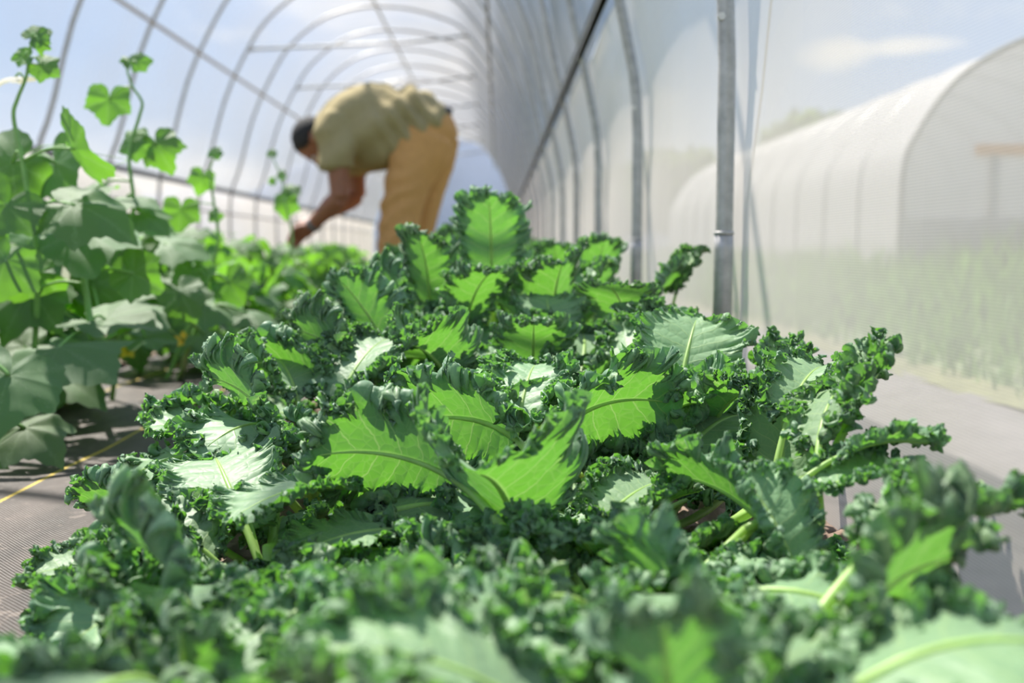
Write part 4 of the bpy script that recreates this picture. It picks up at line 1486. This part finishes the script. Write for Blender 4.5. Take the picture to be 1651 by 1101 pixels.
def fused(name, mb, mat, voxel, smooth_it=6, wrinkle=None):
    """join overlapping shapes into one continuous skin"""
    me = mb.mesh(name + '_raw', [mat])
    o = bpy.data.objects.new(name + '_raw', me)
    COL.objects.link(o)
    md = o.modifiers.new('r', 'REMESH')
    md.mode = 'VOXEL'
    md.voxel_size = voxel
    sm = o.modifiers.new('s', 'SMOOTH')
    sm.factor = 0.5
    sm.iterations = smooth_it
    dg = bpy.context.evaluated_depsgraph_get()
    dg.update()
    out = bpy.data.meshes.new_from_object(o.evaluated_get(dg))
    bpy.data.objects.remove(o)
    out.name = name
    out.materials.clear()
    out.materials.append(mat)
    if wrinkle:
        nv = len(out.vertices)
        co = np.empty(nv * 3, np.float32); out.vertices.foreach_get('co', co); co = co.reshape(-1, 3)
        nr = np.empty(nv * 3, np.float32); out.vertex_normals.foreach_get('vector', nr); nr = nr.reshape(-1, 3)
        co = co + nr * wrinkle(co)[:, None]
        out.vertices.foreach_set('co', co.astype(np.float32).ravel())
    out.polygons.foreach_set('use_smooth', [True] * len(out.polygons))
    out.update()
    return out


body = MB()
# head hangs: crown to the left, face to the ground
HC = Q(512, 229)
cr = Vector((-0.93, 0.0, 0.06)).normalized()        # toward the crown
fc = Vector((0.10, 0.0, -1.0)); fc = (fc - cr * fc.dot(cr)).normalized()   # face direction
sd = cr.cross(fc)
HR = Matrix((fc, sd, cr)).transposed()             # local x = face, y = side, z = crown
def H(x, y, z): return HC + HR @ Vector((x, y, z))
ball(body, H(-0.012, 0, 0.022), 0.098, 0.077, 0.098, HR)           # skull
loft(body, [(H(0.025, 0, 0.02), 0.06, 0.066), (H(0.035, 0, -0.05), 0.055, 0.060), (H(0.045, 0, -0.10), 0.042, 0.045), (H(0.052, 0, -0.122), 0.025, 0.03)])   # face and jaw
loft(body, [(H(0.085, 0, 0.022), 0.009, 0.009), (H(0.105, 0, -0.012), 0.014, 0.013), (H(0.112, 0, -0.026), 0.015, 0.017)], 10)  # nose
loft(body, [(H(0.080, -0.05, 0.034), 0.009, 0.012), (H(0.090, 0, 0.036), 0.010, 0.02), (H(0.080, 0.05, 0.034), 0.009, 0.012)], 10)       # brow
ball(body, H(0.090, 0, -0.062), 0.012, 0.024, 0.006, HR, 12, 8)
ball(body, H(0.088, 0, -0.074), 0.012, 0.022, 0.007, HR, 12, 8)
for s in (-1, 1):
    ball(body, H(-0.012, s * 0.088, -0.012), 0.021, 0.014, 0.035, HR @ Matrix.Rotation(0.2 * s, 3, 'X'), 14, 10)       # ears
NB_ = Q(545, 205)
loft(body, [(H(-0.03, 0, -0.03), 0.062, 0.058), (H(-0.045, 0, -0.10), 0.06, 0.058), (NB_, 0.075, 0.08)], 16)
# trunk under the shirt
loft(body, [(Q(548, 205), 0.10, 0.12), (Q(575, 205), 0.15, 0.17), (Q(620, 205), 0.155, 0.165), (Q(665, 203), 0.145, 0.15), (Q(700, 208), 0.13, 0.155)], 20)
# arms: shoulder, elbow, wrist
arms = [(-1, Q(552, 228, -0.19), Q(558, 322, -0.20), Q(504, 366, -0.06)), (1, Q(560, 228, 0.19), Q(566, 312, 0.22), Q(505, 352, 0.09))]
hand_info = []
for s, sh, el, wr in arms:
    loft(body, [(sh, 0.062, 0.062), (sh.lerp(el, 0.35), 0.056, 0.055), (sh.lerp(el, 0.75), 0.047, 0.046), (el, 0.044, 0.043)], 14)
    d_ = wr - el
    loft(body, [(el, 0.044, 0.043), (el.lerp(wr, 0.25), 0.049, 0.046), (el.lerp(wr, 0.6), 0.040, 0.038), (wr, 0.028, 0.032)], 14)
    # hand: palm and five bent fingers reaching for a stem
    f = d_.normalized()
    f = (f + Vector((-0.55, 0, -0.25))).normalized()
    back = Vector((0, -s * 0.75, 0.8)); back = (back - f * back.dot(f)).normalized()
    wide = f.cross(back)
    palm_e = wr + f * 0.085
    v_sec = [(wr, 0.026, 0.030), (wr + f * 0.03, 0.017, 0.036), (wr + f * 0.06, 0.016, 0.042), (palm_e, 0.013, 0.040)]
    pts_ = []
    for cpt, tk, wd in v_sec:
        ring_ = []
        for k in range(14):
            a = 2 * PI * k / 14
            ring_.append(cpt + back * (math.cos(a) * tk) + wide * (math.sin(a) * wd))
        pts_.append(ring_)
    vv = [q for r in pts_ for q in r]
    ff = [(i * 14 + k, i * 14 + (k + 1) % 14, (i + 1) * 14 + (k + 1) % 14, (i + 1) * 14 + k) for i in range(3) for k in range(14)] + [tuple(reversed(range(14))), tuple(range(42, 56))]
    body.add(vv, ff)
    for j, (off, ln) in enumerate(((-0.032, 0.066), (-0.011, 0.078), (0.011, 0.072), (0.031, 0.056))):
        p = palm_e - f * 0.012 + wide * off
        dirv = f.copy()
        chain = [p]
        for seg_, ang in ((0.45, 18), (0.32, 42), (0.23, 40)):
            dirv = (math.cos(math.radians(ang)) * dirv - math.sin(math.radians(ang)) * (back - dirv * back.dot(dirv)).normalized()).normalized()
            chain.append(chain[-1] + dirv * (ln * seg_ + 0.004))
        fv, ffc = tube(chain, [0.0095, 0.0088, 0.008, 0.0065], 10)
        body.add(fv, ffc)
    inner = wide * (-1 if s < 0 else -1)
    th0 = wr + f * 0.022 + inner * 0.026
    fv, ffc = tube([th0, th0 + f * 0.022 + inner * 0.022 - back * 0.012, th0 + f * 0.052 + inner * 0.024 - back * 0.028, th0 + f * 0.072 + inner * 0.012 - back * 0.04], [0.013, 0.012, 0.010, 0.0075], 10)
    body.add(fv, ffc)
    hand_info.append((wr, f, wide, back))
# legs inside the trousers
hips = [(-1, Q(690, 216, -0.10), Q(650, 352, -0.12), Q(648, 512, -0.13)), (1, Q(698, 216, 0.10), Q(674, 356, 0.12), Q(674, 512, 0.13))]
loft(body, [(Q(680, 212), 0.11, 0.16), (Q(704, 212), 0.10, 0.155)], 18)
for s, hp, kn, an in hips:
    loft(body, [(hp, 0.10, 0.09), (hp.lerp(kn, 0.5), 0.085, 0.08), (kn, 0.06, 0.06)], 16)
    loft(body, [(kn, 0.06, 0.06), (kn.lerp(an, 0.3) + Vector((0.012, 0, 0)), 0.06, 0.058), (an, 0.04, 0.04)], 14)
    loft(body, [(an + Vector((0.04, 0, -0.02)), 0.03, 0.035), (an + Vector((-0.06, 0, -0.03)), 0.028, 0.042), (an + Vector((-0.16, 0, -0.04)), 0.02, 0.042)], 12)
person_me = fused('person', body, M['skin'], 0.0062, 4)
person = obj('person', person_me)
tag(person, 'person in olive t-shirt and tan trousers bending over to tend the cucumber plants', 'person')

# hair: close cropped cap over the skull
cap = MB()
ball(cap, H(-0.020, 0, 0.027), 0.103, 0.0815, 0.101, HR, 28, 20)
hm = cap.mesh('hair', [M['hair']])
kill = []
import bmesh
bm = bmesh.new()
bm.from_mesh(hm)
HRi = HR.transposed()
dead = []
for v in bm.verts:
    q = HRi @ (v.co - HC)
    hairline = 0.050 - 0.25 * max(0, 0.04 - q.z) if q.z > -0.03 else 0.0
    if q.x > 0.045 + 0.35 * (q.z - 0.03) or q.z < -0.065 or (abs(q.y) > 0.06 and q.z < 0.012 and q.x > -0.03): dead.append(v)
bmesh.ops.delete(bm, geom=dead, context='VERTS')
bm.to_mesh(hm)
bm.free()
ho = obj('hair', hm, person)
sdm = ho.modifiers.new('thick', 'SOLIDIFY')
sdm.thickness = 0.012
sdm.offset = -1
for s in (-1, 1):
    em = MB()
    ball(em, H(0.078, s * 0.032, 0.008), 0.012, 0.012, 0.012, HR, 12, 8)
    obj('eye', em.mesh('eye', [M['eye']]), person)

# shirt: hanging loose from the chest, short sleeves
sh = MB()
loft(sh, [(Q(520, 212), 0.085, 0.10), (Q(536, 208), 0.135, 0.19), (Q(558, 206), 0.182, 0.235), (Q(590, 206), 0.205, 0.235), (Q(622, 206), 0.208, 0.225), (Q(655, 202), 0.190, 0.215), (Q(684, 198), 0.158, 0.205), (Q(702, 198), 0.125, 0.202), (Q(712, 199), 0.095, 0.198)], 30)
ball(sh, Q(604, 236), 0.15, 0.19, 0.115)
loft(sh, [(Q(660, 205), 0.175, 0.20), (Q(672, 214), 0.16, 0.205), (Q(684, 216), 0.14, 0.20)], 24)
for s, shd, el, wr in arms:
    loft(sh, [(shd + Vector((0.02, -s * 0.03, 0.06)), 0.10, 0.09), (shd + Vector((-0.01, 0, 0.0)), 0.098, 0.085), (shd.lerp(el, 0.3), 0.088, 0.078), (shd.lerp(el, 0.52), 0.083, 0.074)], 18)


def shirt_folds(co):
    u = (co[:, 0] - Q(600, 200).x)
    z = co[:, 2]
    p1 = np.sin((u * 0.9 + (z - 1.0) * 0.55) * 2 * PI / 0.085 + 1.5 * np.sin(z * 9 + co[:, 1] * 6))
    w1 = np.clip((u + 0.02) / 0.25, 0, 1) * np.clip((z - 0.75) / 0.2, 0, 1) * np.clip((0.36 - u) / 0.12, 0.25, 1)
    p2 = np.sin((u * 0.6 - z * 0.8) * 2 * PI / 0.16 + co[:, 1] * 8)
    return 0.019 * np.sign(p1) * np.abs(p1) ** 1.5 * w1 + 0.009 * p2 + 0.004 * (vnoise2(co[:, 0] * 22, z * 22 + co[:, 1] * 15, 3) - 0.5)


obj('t_shirt', fused('t_shirt', sh, M['shirt'], 0.0095, 7, shirt_folds), person)
# trousers
tr_ = MB()
loft(tr_, [(Q(678, 214), 0.130, 0.188), (Q(696, 213), 0.138, 0.198), (Q(710, 213), 0.122, 0.19), (Q(722, 214), 0.095, 0.165), (Q(731, 216), 0.055, 0.12)], 26)
for s, hp, kn, an in hips:
    if s < 0:
        secs = [(Q(690, 222, -0.10), 0.140, 0.112), (Q(680, 248, -0.105), 0.142, 0.116), (Q(665, 286, -0.115), 0.114, 0.112), (Q(654, 322, -0.12), 0.104, 0.106), (Q(645, 382, -0.125), 0.095, 0.100), (Q(644, 450, -0.13), 0.090, 0.092), (Q(648, 520, -0.13), 0.085, 0.088)]
    else:
        secs = [(Q(700, 222, 0.10), 0.120, 0.112), (Q(700, 248, 0.105), 0.104, 0.114), (Q(689, 292, 0.115), 0.092, 0.110), (Q(679, 332, 0.12), 0.088, 0.104), (Q(669, 382, 0.125), 0.078, 0.098), (Q(670, 450, 0.13), 0.080, 0.092), (Q(674, 520, 0.13), 0.082, 0.088)]
    loft(tr_, secs, 22)


def trouser_folds(co):
    z = co[:, 2]
    u = co[:, 0] - Q(660, 300).x
    f = np.clip((-u + 0.10) / 0.2, 0.15, 1) * np.clip((0.95 - z) / 0.25, 0, 1)
    wv = vnoise2(u * 9 + 3, z * 5 + 2, 6)
    p = np.sin(z * 2 * PI / 0.10 - 22 * u + 7 * wv) * (0.25 + 1.2 * vnoise2(u * 7 + 1, z * 11, 16))
    return 0.007 * p * f + 0.005 * (vnoise2(co[:, 0] * 14, z * 14, 8) - 0.5)


obj('trousers', fused('trousers', tr_, M['trousers'], 0.0095, 6, trouser_folds), person)
# dark waistband showing where the shirt has ridden up
wb = MB()
c0_, c1_ = Q(711, 172), Q(728, 186)
seg_pts = []
for k in range(13):
    a = math.radians(-80 + 160 * k / 12)
    seg_pts.append(Vector((Q(722, 178).x - 0.10 * (1 - math.cos(a)), DP + 0.165 * math.sin(a), Q(716, 180).z - 0.06 * (1 - math.cos(a)))))
wb.tube(seg_pts, 0.024, 10)
obj('waistband', wb.mesh('waistband', [M['belt']]), person)
# watch on the near wrist
wr, f, wide, back = hand_info[0]
wm = MB()
loft(wm, [(wr - f * 0.036, 0.036, 0.040), (wr - f * 0.034, 0.039, 0.043), (wr - f * 0.012, 0.038, 0.042), (wr - f * 0.010, 0.034, 0.038)], 18)
wo = obj('wristwatch', wm.mesh('wristwatch', [M['watch']]), person)
for s, hp, kn, an in hips:
    bt = MB()
    loft(bt, [(an + Vector((0.0, 0, 0.10)), 0.062, 0.058), (an + Vector((0.01, 0, 0.03)), 0.062, 0.058), (an + Vector((-0.005, 0, -0.01)), 0.066, 0.056)], 16)
    loft(bt, [(an + Vector((0.08, 0, -0.025)), 0.036, 0.042), (an + Vector((-0.02, 0, -0.025)), 0.045, 0.05), (an + Vector((-0.13, 0, -0.035)), 0.036, 0.055), (an + Vector((-0.19, 0, -0.042)), 0.025, 0.045)], 16)
    obj('boot', fused('boot', bt, M['boot'], 0.01, 3), person)
